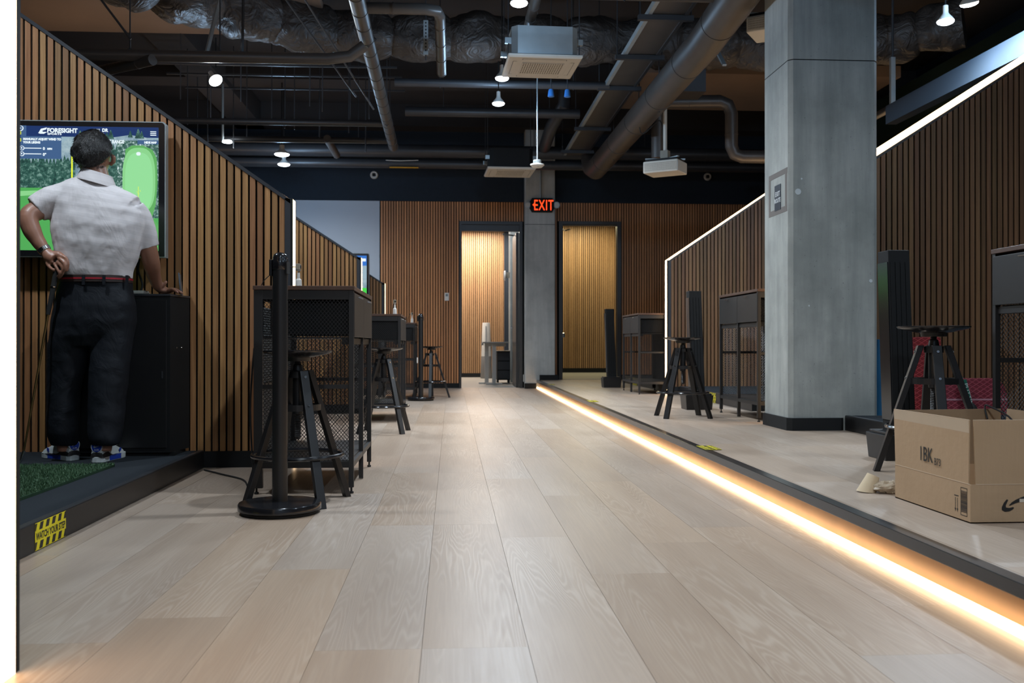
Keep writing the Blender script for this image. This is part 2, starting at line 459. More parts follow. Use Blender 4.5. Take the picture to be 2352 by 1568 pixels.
# ------------------------------------------------------------------ structure: shell
def wallbox(name, mat, *a):
    return struct(MB().box(*a).build(name, mat))
wallbox('wall_left', MT['wall'], -6.3, -6.2, -3, 21.2, 0, CZ)
wallbox('wall_right', MT['wall'], 6.5, 6.6, -3, 21.2, 0, CZ)
wallbox('wall_rear', MT['grey'], -6.2, 6.5, -3.1, -3, 0, CZ)
wallbox('wall_far', MT['wall'], -6.2, 6.5, 21.1, 21.2, 0, CZ)
ce = senpty('ceiling')
MB().box(-6.2, 6.5, -3, 21.2, CZ, CZ + .15).build('slab', MT['ceil'], ce)
for y, z in ((5.2, 4.2), (8.9, 4.28), (12.9, 4.28), (15.2, 4.2)):
    MB().box(-6.2, 6.5, y, y + .45, z, CZ).build('beam', MT['ceil'], ce)
MB().box(-3.45, -3.0, -3, 15.6, 4.2, CZ).build('beam', MT['ceil'], ce)
BR = plain('warm_lit_brown', (.23, .16, .115), .85, 0, .2, .15, 2)  # added panels; warm strip light on the ceiling is put into their brown
MB().box(-6.1, -1.3, 6.6, 10.6, 4.12, 4.19).build('warm_lit_panel', BR, ce)
MB().box(2.35, 5.6, 11.5, 13.3, 4.05, 4.19).build('warm_lit_panel', BR, ce)
wb = senpty('wall_back')
D1 = (.135, 1.175, 0, 2.735); D2 = (1.776, 2.812, PZ, 2.748)
def wbx(n, mat, *a): return MB().box(*a).build(n, mat, wb)
wbx('upper_wall', MT['wall'], -6.2, 6.5, YB, YB + .12, 3.06, CZ)
wbx('grey_panel', MT['grey'], -6.2, -1.165, YB, YB + .12, 0, 3.058)
wbx('backing', MT['felt'], -1.165, D1[0], YB + .02, YB + .12, 0, 3.06)
wbx('backing', MT['felt'], D1[0], D1[1], YB + .02, YB + .12, D1[3], 3.06)
wbx('backing', MT['felt'], D1[1], D2[0], YB + .02, YB + .12, 0, 3.06)
wbx('backing', MT['felt'], D2[0], D2[1], YB + .02, YB + .12, D2[3], 3.06)
wbx('backing', MT['felt'], D2[1], 6.5, YB + .02, YB + .12, 0, 3.06)
wbx('corner_trim', MT['matte'], -1.165, -1.155, YB - .004, YB + .02, 0, 3.06)
mb = MB(); n = 0
x = -1.145
while x < 6.4:
    x1 = x + .029
    z0 = .08 if x < 1.4 else PZ + .08
    if D1[0] - .01 < x1 and x < D1[1] + .01: z0 = D1[3] + .004
    if D2[0] - .01 < x1 and x < D2[1] + .01: z0 = D2[3] + .004
    mb.box(x, x1, YB - .002, YB + .022, z0, 3.055); x += .0427
mb.build('wall_slats', MT['slatback'], wb, stuff=True)
struct(MB().box(-6.1, D1[0] - .002, YB - .012, YB + .02, .001, .08).build('baseboard_back', MT['matte']))
struct(MB().box(D2[1] + .002, 6.4, YB - .012, YB + .02, PZ, PZ + .08).build('baseboard_right', MT['matte']))
# back door 1 and 2
DM = plain('door_frame_dark', (.045, .042, .040), .4, 0, .45)
def doorframe(n, D, lw, rw, top):
    x0, x1, z0, z1 = D
    d = senpty('door_%d' % n)
    MB().box(x0, x0 + lw, YB - .03, YB + .14, z0, z1).build('frame_jamb', DM, d)
    MB().box(x1 - rw, x1, YB - .03, YB + .14, z0, z1).build('frame_jamb', DM, d)
    MB().box(x0 + lw, x1 - rw, YB - .03, YB + .14, z1 - .05, z1).build('frame_head', DM, d)
    if top: MB().box(x0 + lw, x1 - rw, YB + .02, YB + .10, z1 - top, z1 - .05).build('transom', DM, d)
    return d
d1 = doorframe(1, D1, .035, .05, .155)
leaf = MB().box(1.075, 1.12, YB + .12, YB + 1.0, .01, 2.57).build('door_leaf', DM, d1)
MB().tube([(1.075, YB + .85, 1.0), (1.03, YB + .85, 1.0), (1.03, YB + .73, 1.0)], .009, 8).build('door_handle', MT['chrome'], leaf)
MB().tube([(.86, YB + .2, 2.55), (1.06, YB + .45, 2.56), (1.10, YB + .3, 2.57)], .012, 8).build('closer_arm', MT['galv'], d1)
d2 = doorframe(2, D2, .06, .065, .065)
leaf = MB().box(1.80, 1.838, YB + .12, YB + 1.0, PZ + .01, 2.66).build('door_leaf', DM, d2)
hd = MB().tube([(1.838, YB + .88, .905), (1.975, YB + .88, .905)], .011, 8).build('door_handle', MT['chrome'], leaf)
MB().box(1.935, 1.975, YB + .86, YB + .90, .835, .895).build('lock_case', MT['white'], leaf)
MB().tube([(1.84, YB + .2, 2.655), (1.94, YB + .5, 2.655), (2.0, YB + .3, 2.655)], .01, 8).build('closer_arm', MT['galv'], d2)
# inner rooms
def slatwall(name, x0, x1, y, z0, z1, mat=None):
    r = senpty(name)
    MB().box(x0, x1, y + .02, y + .1, z0, z1).build('backing', MT['felt'], r)
    m = MB(); x = x0
    while x < x1:
        m.box(x, x + .029, y, y + .022, z0 + .09, z1); x += .0427
    m.build('wall_slats', MT['slatin'], r, stuff=True)
    MB().box(x0, x1, y - .01, y + .02, z0, z0 + .09).build('skirting', MT['matte'], r)
slatwall('wall_inner_back_left', -.4, 1.15, 20.65, 0, 3.2)
slatwall('wall_inner_back_right', 1.75, 3.4, 19.45, PZ, 3.2)
wallbox('wall_inner_left', MT['grey'], -.5, -.4, YB + .12, 21.0, 0, 3.2)
wallbox('wall_inner_middle', MT['wall'], 1.62, 1.74, YB + .12, 21.0, 0, 3.2)
wallbox('wall_inner_right', MT['grey'], 3.42, 3.5, YB + .12, 20.0, 0, 3.2)
wallbox('wall_inner_end', MT['wall'], 1.15, 1.62, 20.6, 20.7, 0, 3.2)
struct(MB().box(-.5, 3.5, YB + .12, 21.0, 3.2, 3.28).build('ceiling_inner', MT['white']))
light('AREA', 'room_light', (.45, 19.9, 3.15), 130, (1, .86, .72), None, sx=1.2, sy=.8)
light('AREA', 'room_light', (.5, 17.2, 3.15), 30, (.9, .95, 1), None, sx=1.0, sy=.8)
light('AREA', 'room_light', (2.5, 18.6, 3.15), 48, (1, .90, .55), None, sx=1.0, sy=.8)
# columns
def chamf(x0, x1, y0, y1, c):
    return [(x0 + c, y0), (x1 - c, y0), (x1, y0 + c), (x1, y1 - c), (x1 - c, y1), (x0 + c, y1), (x0, y1 - c), (x0, y0 + c)]
col = thing('concrete_column', 'large square bare concrete column on the right walkway', 'column', (0, 0, 0))
MB().prism_xy(chamf(2.285, 2.905, 6.29, 6.82, .028), PZ, 2.645).build('lower_pour', MT['concrete'], col)
MB().prism_xy(chamf(2.287, 2.903, 6.292, 6.818, .028), 2.645, 2.652).build('pour_joint', MT['matte'], col)
MB().prism_xy(chamf(2.285, 2.905, 6.29, 6.82, .028), 2.652, CZ).build('upper_pour', MT['concrete'], col)
MB().prism_xy(chamf(2.268, 2.668, 6.270, 6.82, .03), PZ, PZ + .085).build('skirting', MT['matte'], col)
# tape remnants and patches on the column
TP = plain('tape_residue', (.145, .13, .12), .8); SPM = plain('filler', (.55, .60, .62), .8)
XF = 2.2835
for a in ((6.325, 6.70, 1.888, 1.925), (6.33, 6.70, 1.628, 1.667), (6.33, 6.37, 1.668, 1.887), (6.665, 6.70, 1.668, 1.887)):
    MB().box(XF, XF + .003, *a).build('tape_mark', TP, col)
for px, pz, rr in ((2.345, 1.752, .021), (2.37, 1.84, .006), (2.85, 1.15, .012), (2.42, .98, .006)):
    MB().tube([(px, 6.287, pz), (px, 6.2895, pz)], rr, 14).build('filler_patch', SPM, col)
col2 = thing('concrete_column', 'narrow concrete column between the two far doorways under the exit sign', 'column', (0, 0, 0))
MB().prism_xy(chamf(1.20, 1.69, 15.36, YB - .004, .012), 0, 2.66).build('lower_pour', MT['concrete2'], col2)
MB().prism_xy(chamf(1.203, 1.687, 15.363, YB - .004, .012), 2.66, 2.668).build('pour_joint', MT['matte'], col2)
MB().prism_xy(chamf(1.20, 1.69, 15.36, YB - .004, .012), 2.668, CZ).build('upper_pour', MT['concrete2'], col2)
MB().box(1.19, 1.382, 15.34, 15.362, 0, .085).build('skirting', MT['matte'], col2)
MB().box(1.434, 1.74, 15.33, 15.358, PZ, PZ + .085).build('skirting', MT['matte'], col2)
MB().tube([(1.45, 15.345, 3.09), (1.45, 15.345, 4.0)], .012, 8).build('conduit', MT['galv'], col2)

# ------------------------------------------------------------------ slatted partitions
def partition(label, xe, y, sg, zb, ze, slope, Ln, nsl, mat, zcap=3.05, lip=True, th=.12, ledh=.022, zslat=None):
    r = thing('slatted_partition', label, 'partition', (xe, y, 0))
    uc = min(Ln, (zcap - ze) / slope)
    def top(u): return min(ze + slope * u, zcap)
    def X(u): return sg * u
    poly = [(X(.0), zb), (X(Ln), zb), (X(Ln), top(Ln) - .03), (X(uc), top(uc) - .03), (X(0), ze - .03)]
    MB().prism_xz(poly, .014, th).build('core_board', MT['felt'], r)
    # slats
    pitch = .0427; u = .034; k = 0
    z0 = zslat if zslat else zb + .095
    while k < nsl and u + .031 < Ln:
        a, b = u, u + .0305
        za, zb2 = top(a) - .032, top(b) - .032
        m = MB().hexa([(X(a), 0, z0), (X(b), 0, z0), (X(b), .014, z0), (X(a), .014, z0), (X(a), 0, za), (X(b), 0, zb2), (X(b), .014, zb2), (X(a), .014, za)])
        m.build('slat', mat, r); u += pitch; k += 1
    # edge frame
    MB().box(*sorted((X(0), X(.032))), -.006, .014, zb, ze).build('end_post', MT['trim'], r)
    if not lip:
        pass
    MB().prism_xz([(X(.0), ze - .032), (X(uc), top(uc) - .032), (X(Ln), top(Ln) - .032), (X(Ln), top(Ln) - .008), (X(uc), top(uc) - .008), (X(0), ze - .008)], -.006 if lip else .0, .014 if lip else .0139).build('top_trim', MT['trim'], r)
    # glowing end strip and top strip
    MB().box(*sorted((X(0), X(-.012))), .012, th - .0165, zb, ze - .004).build('end_light', MT['led'], r)
    MB().box(*sorted((X(-.012), X(0))), -.006, .012, zb, ze).build('light_edge', MT['matte'], r)
    MB().box(*sorted((X(-.012), X(0))), th - .016, th + .004, zb, ze).build('light_edge', MT['matte'], r)
    t0, t1 = (-.03, -.014) if lip else (-.006, ledh)
    MB().prism_xz([(X(0), ze + t0), (X(uc), top(uc) + t0), (X(Ln), top(Ln) + t0), (X(Ln), top(Ln) + t1), (X(uc), top(uc) + t1), (X(-.01), ze + t1)], .0145 if lip else -.004, th - .004).build('top_light', MT['led'], r)
    MB().box(*sorted((X(.0), X(Ln))), -.012, .0135, zb, z0 - .001).build('skirting', MT['matte'], r)
    return r
partition('nearest slatted partition, only its bright glowing end seen at the left edge', -.963, 2.04, -1, 0, 1.575, .67, 3.6, 44, MT['slat'])
partition('long slatted partition behind the golfer, rising to the upper left', -.942, 5.65, -1, 0, 1.577, .692, 3.6, 56, MT['slat'])
partition('middle slatted partition on the left, beyond the bottle on the first cabinet', -.942, 9.92, -1, 0, 1.62, .650, 3.6, 30, MT['slat'])
partition('farthest short slatted partition on the left against the back wall slats', -.942, 13.45, -1, 0, 1.58, .647, 3.6, 24, MT['slat'])
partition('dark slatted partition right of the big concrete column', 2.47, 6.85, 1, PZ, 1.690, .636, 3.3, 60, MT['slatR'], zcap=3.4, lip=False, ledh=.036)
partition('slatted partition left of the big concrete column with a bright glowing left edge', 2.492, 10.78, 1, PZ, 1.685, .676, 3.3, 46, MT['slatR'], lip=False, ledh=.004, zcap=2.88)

# ------------------------------------------------------------------ golf stages
def stage(label, x0, x1, y0, y1, z0, z1):
    r = thing('hitting_stage', label, 'platform', (0, 0, 0))
    xe, s = (x1, -1) if abs(x1) < abs(x0) else (x0, 1)
    MB().box(x0, x1, y0, y1, z0, z1 - .006).build('stage_base', MT['matte'], r)
    MB().box(*sorted((xe + s * .028, x0 if s < 0 else x1)), y0 + .001, y1 - .001, z1 - .0055, z1).build('carpet', MT['carpet'], r)
    MB().box(*sorted((xe, xe + s * .027)), y0, y1, z1 - .0055, z1 + .003).build('edge_strip', MT['trim'], r, bev=.001)
    MB().box(*sorted((xe - s * .004, xe)), y0, y1, z0 + .002, z1 - .001).build('riser', MT['black'], r)
    return r
stage('black carpeted low stage the golfer stands on', -6.1, -1.44, 2.17, 5.63, 0, .10)
stage('black low stage hidden behind the long left partition', -6.1, -1.44, 5.78, 9.90, 0, .10)
stage('black low stage behind the far left cabinets', -6.1, -1.44, 10.05, 13.43, 0, .10)
stage('black carpeted low stage in front of the big concrete column', 2.67, 6.3, 4.2, 6.28, PZ, PZ + .10)
stage('black low stage seen behind the middle stool on the right', 2.62, 6.3, 8.12, 10.76, PZ, PZ + .10)
stage('black low stage in the farthest right bay', 2.62, 6.3, 10.95, 14.4, PZ, PZ + .10)
# turf mat with blades
tf = thing('turf_mat', 'green artificial turf hitting mat on the black stage', 'mat', (0, 0, .1))
MB().box(-3.2, -1.70, 2.9, 4.93, .0005, .012).build('mat_base', plain('turf_base', (.018, .045, .022), .9, 0, .2, .3, 90), tf)
m = MB(); random.seed(3)
for _ in range(26000):
    x = random.uniform(-2.75, -1.70); y = random.uniform(3.2, 4.93)
    a = random.uniform(0, PI); h = random.uniform(.008, .016); dx = math.cos(a) * .0035; dy = math.sin(a) * .0035
    lx = random.uniform(-.006, .006); ly = random.uniform(-.006, .006)
    m.quad([(x - dx, y - dy, .011), (x + dx, y + dy, .011), (x + lx, y + ly, .011 + h)])
def turf():
    mm, nt, b = nmat('turf_blade'); v = coords(nt); f = noise_n(nt, v, 240, 2)
    g = noise_n(nt, v, 7, 2)
    L(nt, mixc(nt, g, mixc(nt, f, (.020, .055, .022), (.09, .19, .085)), (.055, .12, .06)), b.inputs['Base Color']); b.inputs['Roughness'].default_value = .6
    return mm
m.build('turf_blades', turf(), tf, stuff=True)

# ------------------------------------------------------------------ warning stickers
def sticker(label, M, w, h, full=True, fw=None):
    r = thing('warning_sticker', label, 'sticker', (0, 0, 0)); r.matrix_world = M
    MB().box(0, w, 0, h, 0, .0006).build('sticker_sheet', MT['yellow'], r)
    n = 5; m = MB()
    for k in range(n + 1):     # slanted hazard stripes, top and bottom bands
        for (y0, y1) in ((h * .02, h * .30), (h * .72, h * .98)):
            s = w / n; x = k * s - s * .4; sl = (y1 - y0) * .45
            pts = [(x, y0), (x + s * .5, y0), (x + s * .5 + sl, y1), (x + sl, y1)]
            pts = [(min(max(a, 0), w), b) for a, b in pts]
            if max(p[0] for p in pts) - min(p[0] for p in pts) > .01: m.prism_xy(pts, .0006, .0010)
    m.build('hazard_stripes', MT['ink'], r, stuff=True)
    t = text('WATCH YOUR STEP', h * .36, MT['ink'], r, Matrix.Translation((w * .5, h * .375, .0011)), 'lettering', .79 * (w / h) / 2.76, .0001, .0010, 'CENTER')
    return r
# on the left riser: x along -Y seen left to right is increasing Y; face looks to +X
sticker('yellow striped sticker reading WATCH YOUR STEP on the black left stage edge', frame((-1.4355, 3.383, .004), (0, 1, 0), (0, 0, 1)), .262, .095)
sticker('yellow striped sticker lying flat on the walkway edge in the middle of the strip light', frame((1.40, 5.36, PZ + .0035), (0, -1, 0), (1, 0, 0)), .21, .092)
sticker('yellow sticker flat on the walkway edge farther along, small', frame((1.40, 9.75, PZ + .0035), (0, -1, 0), (1, 0, 0)), .25, .092)
sticker('yellow sticker flat on the walkway edge nearest the narrow far column', frame((1.40, 13.75, PZ + .0035), (0, -1, 0), (1, 0, 0)), .25, .092)
sticker('yellow striped sticker on the stage edge behind the middle right stool', frame((2.6155, 9.55, PZ + .002), (0, -1, 0), (0, 0, 1)), .30, .094)
sticker('small yellow sticker on the far stage edge seen through the far right cabinet', frame((2.6155, 13.55, PZ + .002), (0, -1, 0), (0, 0, 1)), .30, .094)

# ------------------------------------------------------------------ mesh cabinets
def lattice(wd, ht, dx=.0175, dz=.0106, t=.0019):
    m = MB(); rows = int(ht / dz); nn = int(wd / (dx / 2))
    dxx = wd / nn; dzz = ht / rows
    for i in range(rows):
        base = i * dzz; ph = i % 2
        for a in range(2):
            pass
        ring = []
        for k in range(nn + 1):
            z = base + (dzz if (k + ph) % 2 else 0)
            x = k * dxx
            ring.append([(x, -t, z - t), (x, -t, z + t), (x, t, z)])
        m.rings(ring, cap=False)
    return m
CW, CL, CH = .475, 1.02, 1.0
lat_end = lattice(CW - .05, .82).mesh('mesh_panel', MT['cabblack'])
lat_back = lattice(CL - .05, .66).mesh('mesh_panel', MT['cabblack'])
def cabinet(label, loc, rz=0, group='mesh-sided counter cabinets', cw=CW, ztop=CH):
    r = thing('mesh_cabinet', label, 'cabinet', loc, rz, group)
    K = MT['cabblack']; p = .024
    h = ztop - .02
    MB().box(-.004, cw + .004, -.004, CL + .004, h, ztop).build('worktop', MT['topwood'], r, bev=.002)
    for x in (0, cw - p):
        for y in (0, CL - p):
            q = MB().box(x, x + (p if x else p * 1.75), y, y + p, .03, h - .001).build('corner_post', K, r, bev=.0015)
            MB().lathe([(.006, 0), (.011, .001), (.011, .009), (.005, .012), (.005, .03)], 12, (x + p / 2, y + p / 2, 0)).build('foot', MT['black_rubber'], q)
    MB().box(cw - p, cw - .001, CL / 2 - .011, CL / 2 + .011, .004, h - .22).build('middle_post', K, r)
    f = MB()
    for y in (0.002, CL - p + .002):
        f.box(p, cw - p, y, y + .020, h - .045, h - .001); f.box(p, cw - p, y, y + .020, .125, .155); f.box(p, cw - p, y + .003, y + .014, .505, .525)
    f.box(.002, .018, p, CL - p, h - .045, h - .001); f.box(.002, .018, p, CL - p, .125, .150); f.box(.002, .018, p, CL - p, .505, .525)
    f.box(cw - .020, cw - .002, p, CL - p, .125, .150)
    f.box(cw - .06, cw - .012, p, CL - p, h - .262, h - .232)
    f.build('frame_rails', K, r)
    MB().box(.02, cw - .02, p, CL - p, .150, .158).build('bottom_shelf', K, r)
    MB().box(.02, cw - .03, .03, CL - .03, h - .232, h - .226).build('drawer_floor', K, r)
    for k in range(2):
        y0 = p * .3 + k * (CL / 2 - .003); y1 = y0 + CL / 2 - .008
        d = MB().box(cw - .014, cw + .003, y0, y1, h - .225, h - .012).build('drawer', K, r, bev=.002)
        MB().box(cw - .4, cw - .014, y0 + .02, y1 - .02, h - .215, h - .06).build('drawer_box', MT['matte'], d)
        MB().tube([(cw + .003, (y0 + y1) / 2 - .04, h - .025), (cw + .016, (y0 + y1) / 2 - .04, h - .028), (cw + .016, (y0 + y1) / 2 + .04, h - .028), (cw + .003, (y0 + y1) / 2 + .04, h - .025)], .003, 6).build('drawer_pull', MT['chrome'], d)
    for y in (.012, CL - .012):
        o = bpy.data.objects.new('mesh_panel', lat_end); C.objects.link(o); o.parent = r; o.location = (.025, y, .15); o['kind'] = 'stuff'
        o.scale = ((cw - .05) / (CW - .05), 1, (h - .19) / .82)
    o = bpy.data.objects.new('mesh_panel', lat_back); C.objects.link(o); o.parent = r; o.location = (.01, .025, .15); o.rotation_euler = (0, 0, PI / 2); o['kind'] = 'stuff'
    o.scale = (1, 1, .78 / .66 * (h - .19) / .82)
    return r
c1 = cabinet('black mesh cabinet with brown top behind the front stool and stanchion', (-.943, 4.612, 0))
dup(c1, 'black mesh cabinet behind the second stool, middle of the three on the left', (-.943, 8.85, 0))
dup(c1, 'black mesh cabinet farthest away on the left, behind the thin far stanchion', (-.943, 12.38, 0))
def cabR(label, x, y): return cabinet(label, (x + .42, y + CL, PZ), PI, cw=.42, ztop=1.0)
c4 = cabR('black mesh cabinet just left of the big concrete column', 2.295, 6.985)
o = dup(c4, 'black mesh cabinet beside the narrow tower at the far right, its side lit orange', (2.175 + .42, 10.92 + CL, PZ), PI); o.scale = (1, 1, .945)
dup(c4, 'black mesh cabinet cut off by the right edge of the picture', (2.375 + .42, 3.01 + CL, PZ), PI)

# ------------------------------------------------------------------ stools
def stool(label, loc, rz, hs=.69):
    r = thing('bar_stool', label, 'stool', loc, rz, 'black round-seated bar stools')
    K = MT['black']
    z = hs
    MB().lathe([(.02, z - .034), (.07, z - .030), (.148, z - .012), (.156, z - .006), (.157, z), (.150, z + .001), (.10, z - .006), (.02, z - .007)], 40).build('seat', MT['blackgloss'], r, True)
    MB().lathe([(.055, z - .048), (.058, z - .030), (.02, z - .030)], 24).build('seat_plate', K, r, True)
    prof = []; zz = .30
    prof.append((.010, .285)); 
    while zz < z - .045:
        prof += [(.0155, zz), (.0125, zz + .004)]; zz += .008
    s = MB().lathe(prof, 14).build('screw_spindle', K, r)
    MB().lathe([(.018, .565), (.042, .566), (.042, .595), (.024, .600), (.020, .625), (.014, .63)], 24).build('collar', K, r, True)
    MB().lathe([(.021, .40), (.023, .402), (.023, .565), (.02, .566)], 18).build('sleeve', K, r, True)
    m = MB()
    for k in range(4):
        a = k * PI / 2
        # legs as tapered boxes splayed outward
        ca, sa = math.cos(a), math.sin(a)
        def pt(rr, t, zz): return (rr * ca - t * sa, rr * sa + t * ca, zz)
        lg = MB().hexa([pt(.235, -.020, 0), pt(.262, -.020, 0), pt(.262, .020, 0), pt(.235, .020, 0),
                        pt(.044, -.020, .600), pt(.070, -.020, .600), pt(.070, .020, .600), pt(.044, .020, .600)])
        o = lg.build('leg', K, r, bev=.002)
        for rr, zz in ((.083, .57), (.122, .445)):
            c = Vector(pt(rr - .004, 0, zz)); MB().tube([c - Vector((ca, sa, 0)) * .004, c + Vector((ca, sa, .3)) * .006], .006, 10).build('bolt', MT['chrome'], o)
    MB().torus((0, 0, .42), .100, .0, 8, 3) if False else None
    mb = MB()
    for (r0, r1) in ((.098, .104),):
        rs = [[(rr * math.cos(2 * PI * k / 40), rr * math.sin(2 * PI * k / 40), zz) for rr, zz in ((r0, .418), (r1, .418), (r1, .446), (r0, .446))] for k in range(40)]
        mb.rings(rs, closed=True)
    mb.box(-.10, .10, -.011, .011, .424, .440).box(-.011, .011, -.10, .10, .424, .440)
    mb.build('brace_ring', K, r)
    MB().torus((0, 0, .215), .202, .0095, 48, 8).build('foot_ring', MT['blackgloss'], r, True)
    return r
s1 = stool('black round bar stool nearest on the left, standing behind the front stanchion', (-.70, 4.40, 0), R(-57))
dup(s1, 'black round bar stool second along the left side, in front of the middle cabinet', (-.548, 7.82, 0), R(-50))
dup(s1, 'black round bar stool farthest on the left, against the back wall slats', (-.27, 12.85, 0), R(-92))
o = dup(s1, 'black round bar stool in the middle of the right walkway before the slatted wall', (1.855, 7.51, PZ), R(45)); o.scale = (1, 1, .925)
o = dup(s1, 'black round bar stool half hidden behind the cardboard box', (2.198, 4.20, PZ), R(-15)); o.scale = (1, 1, .965)

# ------------------------------------------------------------------ stanchions
def stanchion(label, loc, rz=0):
    r = thing('stanchion', label, 'stanchion', loc, rz, 'black belt stanchions')
    MB().lathe([(.155, 0), (.163, .004), (.163, .012), (.155, .016)], 48).build('base_rubber', MT['black_rubber'], r, True)
    MB().lathe([(.170, .014), (.175, .018), (.175, .040), (.171, .046), (.16, .0475), (.036, .050)], 56).build('base', MT['blackgloss'], r, True)
    MB().lathe([(.0325, .046), (.0325, 1.035), (.031, 1.036)], 32).build('post', MT['black'], r, True)
    h = MB().lathe([(.033, 1.036), (.0345, 1.038), (.0345, 1.075), (.031, 1.083), (.031, 1.090), (.027, 1.102), (.016, 1.110), (.004, 1.112)], 32).build('head', MT['blackgloss'], r, True)
    MB().box(-.041, -.030, -.024, .024, 1.012, 1.080).build('belt_clip', MT['black'], h, bev=.002)
    MB().box(.030, .036, -.02, .02, 1.02, 1.07).build('belt_slot', MT['black_rubber'], h)
    return r
st = stanchion('black belt stanchion on a round base, nearest on the left', (-.73, 4.115, 0), R(-8))
dup(st, 'thin black belt stanchion far away before the far left stool', (-.386, 12.2, 0))
MB().box(-.352, -.349, 0, .02, 0, .1)
tag(MB().box(-.0075, .0075, -.002, 0, -.035, .035).build('white_tag', MT['white'], None, loc=(-.428, 12.16, .515)), 'small white label strip hanging beside the far thin stanchion', 'label')

# ------------------------------------------------------------------ black towers on box bases
def tower(label, loc, rz=0):
    r = thing('black_tower', label, 'tower', loc, rz, 'slim black towers on box feet')
    MB().hexa([(-.115, -.10, 0), (.115, -.10, 0), (.115, .10, 0), (-.115, .10, 0), (-.125, -.11, .13), (.125, -.11, .13), (.125, .11, .13), (-.125, .11, .13)]).build('foot_box', MT['black'], r, bev=.004)
    MB().box(-.112, .112, -.098, .098, .130, .145).build('foot_lid', MT['black'], r, bev=.004)
    sh = -.030
    T = lambda x, z: x + sh * (z - .145)
    b = MB().hexa([(T(-.055, .145), -.06, .14), (T(.062, .145), -.06, .14), (T(.062, .145), .06, .14), (T(-.055, .145), .06, .14),
                   (T(-.055, 1.06), -.06, 1.06), (T(.055, 1.06), -.06, 1.06), (T(.055, 1.06), .06, 1.06), (T(-.055, 1.06), .06, 1.06)]).build('body', MT['matte'], r, bev=.004)
    m = MB()
    for k in range(4):
        x = -.048 + k * .026
        m.hexa([(T(x, .2), -.064, .2), (T(x + .0225, .2), -.064, .2), (T(x + .0225, .2), -.06, .2), (T(x, .2), -.06, .2), (T(x, 1), -.064, 1.0), (T(x + .0225, 1), -.064, 1.0), (T(x + .0225, 1), -.06, 1.0), (T(x, 1), -.06, 1.0)])
    m.build('ribbed_cover', MT['matte'], b)
    MB().hexa([(T(-.060, .2), -.055, .2), (T(-.055, .2), -.055, .2), (T(-.055, .2), .055, .2), (T(-.060, .2), .055, .2), (T(-.060, 1), -.055, 1.0), (T(-.055, 1), -.055, 1.0), (T(-.055, 1), .055, 1.0), (T(-.060, 1), .055, 1.0)]).build('glossy_face', MT['blackgloss'], r)
    return r
t1 = tower('slim black tower on a box foot right of the big concrete column', (2.285, 4.72, PZ))
dup(t1, 'slim black tower behind the middle stool on the right', (2.205, 8.42, PZ))
dup(t1, 'slim black tower farthest away, before the yellow-lit doorway', (2.165, 12.75, PZ))

# ------------------------------------------------------------------ cardboard box
bx = thing('cardboard_box', 'open brown cardboard box printed 1BK on the right walkway', 'box', (1.690, 2.995, PZ))
W_, D_, HB, HF, tk = .42, .525, .127, .337, .004
K = MT['card']
MB().box(0, W_, 0, D_, 0, .004).build('bottom', K, bx)
sl = MB().box(0, tk, 0, D_, .0, HB - .001).build('left_side', K, bx)
fs = MB().box(tk, W_, 0, tk, .0, HB - .001).build('front_side', K, bx)
MB().box(tk, W_, D_ - tk, D_, .0, HB).build('back_side', K, bx)
MB().box(W_ - tk, W_, tk, D_ - tk, .0, HB).build('right_side', K, bx)
PALE = plain('cardboard_edge', (.58, .44, .31), .85)
# flaps standing up, tapered so corners gape
MB().hexa([(0, .012, HB + .001), (tk, .012, HB + .001), (tk, D_ - .002, HB + .001), (0, D_ - .002, HB + .001), (-.004, .0, HF), (tk - .004, .0, HF), (tk - .004, D_ + .002, HF), (-.004, D_ + .002, HF)]).build('flap', K, bx)
MB().hexa([(.018, 0, HB + .001), (W_, 0, HB + .001), (W_, tk, HB + .001), (.018, tk, HB + .001), (.008, -.006, HF), (W_ + .006, -.006, HF), (W_ + .006, tk - .006, HF), (.008, tk - .006, HF)]).build('flap', K, bx)
MB().hexa([(0.006, D_ - tk, HB), (W_ - .004, D_ - tk, HB), (W_ - .004, D_, HB), (0.006, D_, HB), (-.0, D_, HF - .004), (W_ - .002, D_, HF), (W_ - .002, D_ + tk, HF), (-.0, D_ + tk, HF - .004)]).build('flap', MT['cardin'], bx)
MB().hexa([(W_ - tk, .01, HB), (W_, .01, HB), (W_, D_ - .01, HB), (W_ - tk, D_ - .01, HB), (W_ + .02, 0, HF), (W_ + .024, 0, HF), (W_ + .024, D_ - .004, HF), (W_ + .02, D_ - .004, HF)]).build('flap', MT['cardin'], bx)
m = MB().box(-.0008, .001, .004, D_ - .004, HB - .0012, HB + .0012).box(.018, W_, -.0008, .001, HB - .0012, HB + .0012)
m.box(-.0046, tk - .0036, .0, D_, HF, HF + .001).box(.008, W_ + .006, -.0062, -.002, HF, HF + .001)
m.build('crease_line', PALE, bx)
MB().hexa([(-.0034, .0015, HF - .042), (-.0030, .0015, HF - .042), (-.003, D_, HF - .036), (-.0034, D_, HF - .036), (-.0046, .0005, HF - .001), (-.0040, .0005, HF - .001), (-.0040, D_, HF - .001), (-.0046, D_, HF - .001)]).build('tape_band', plain('tape_band', (.52, .40, .28), .55), bx)
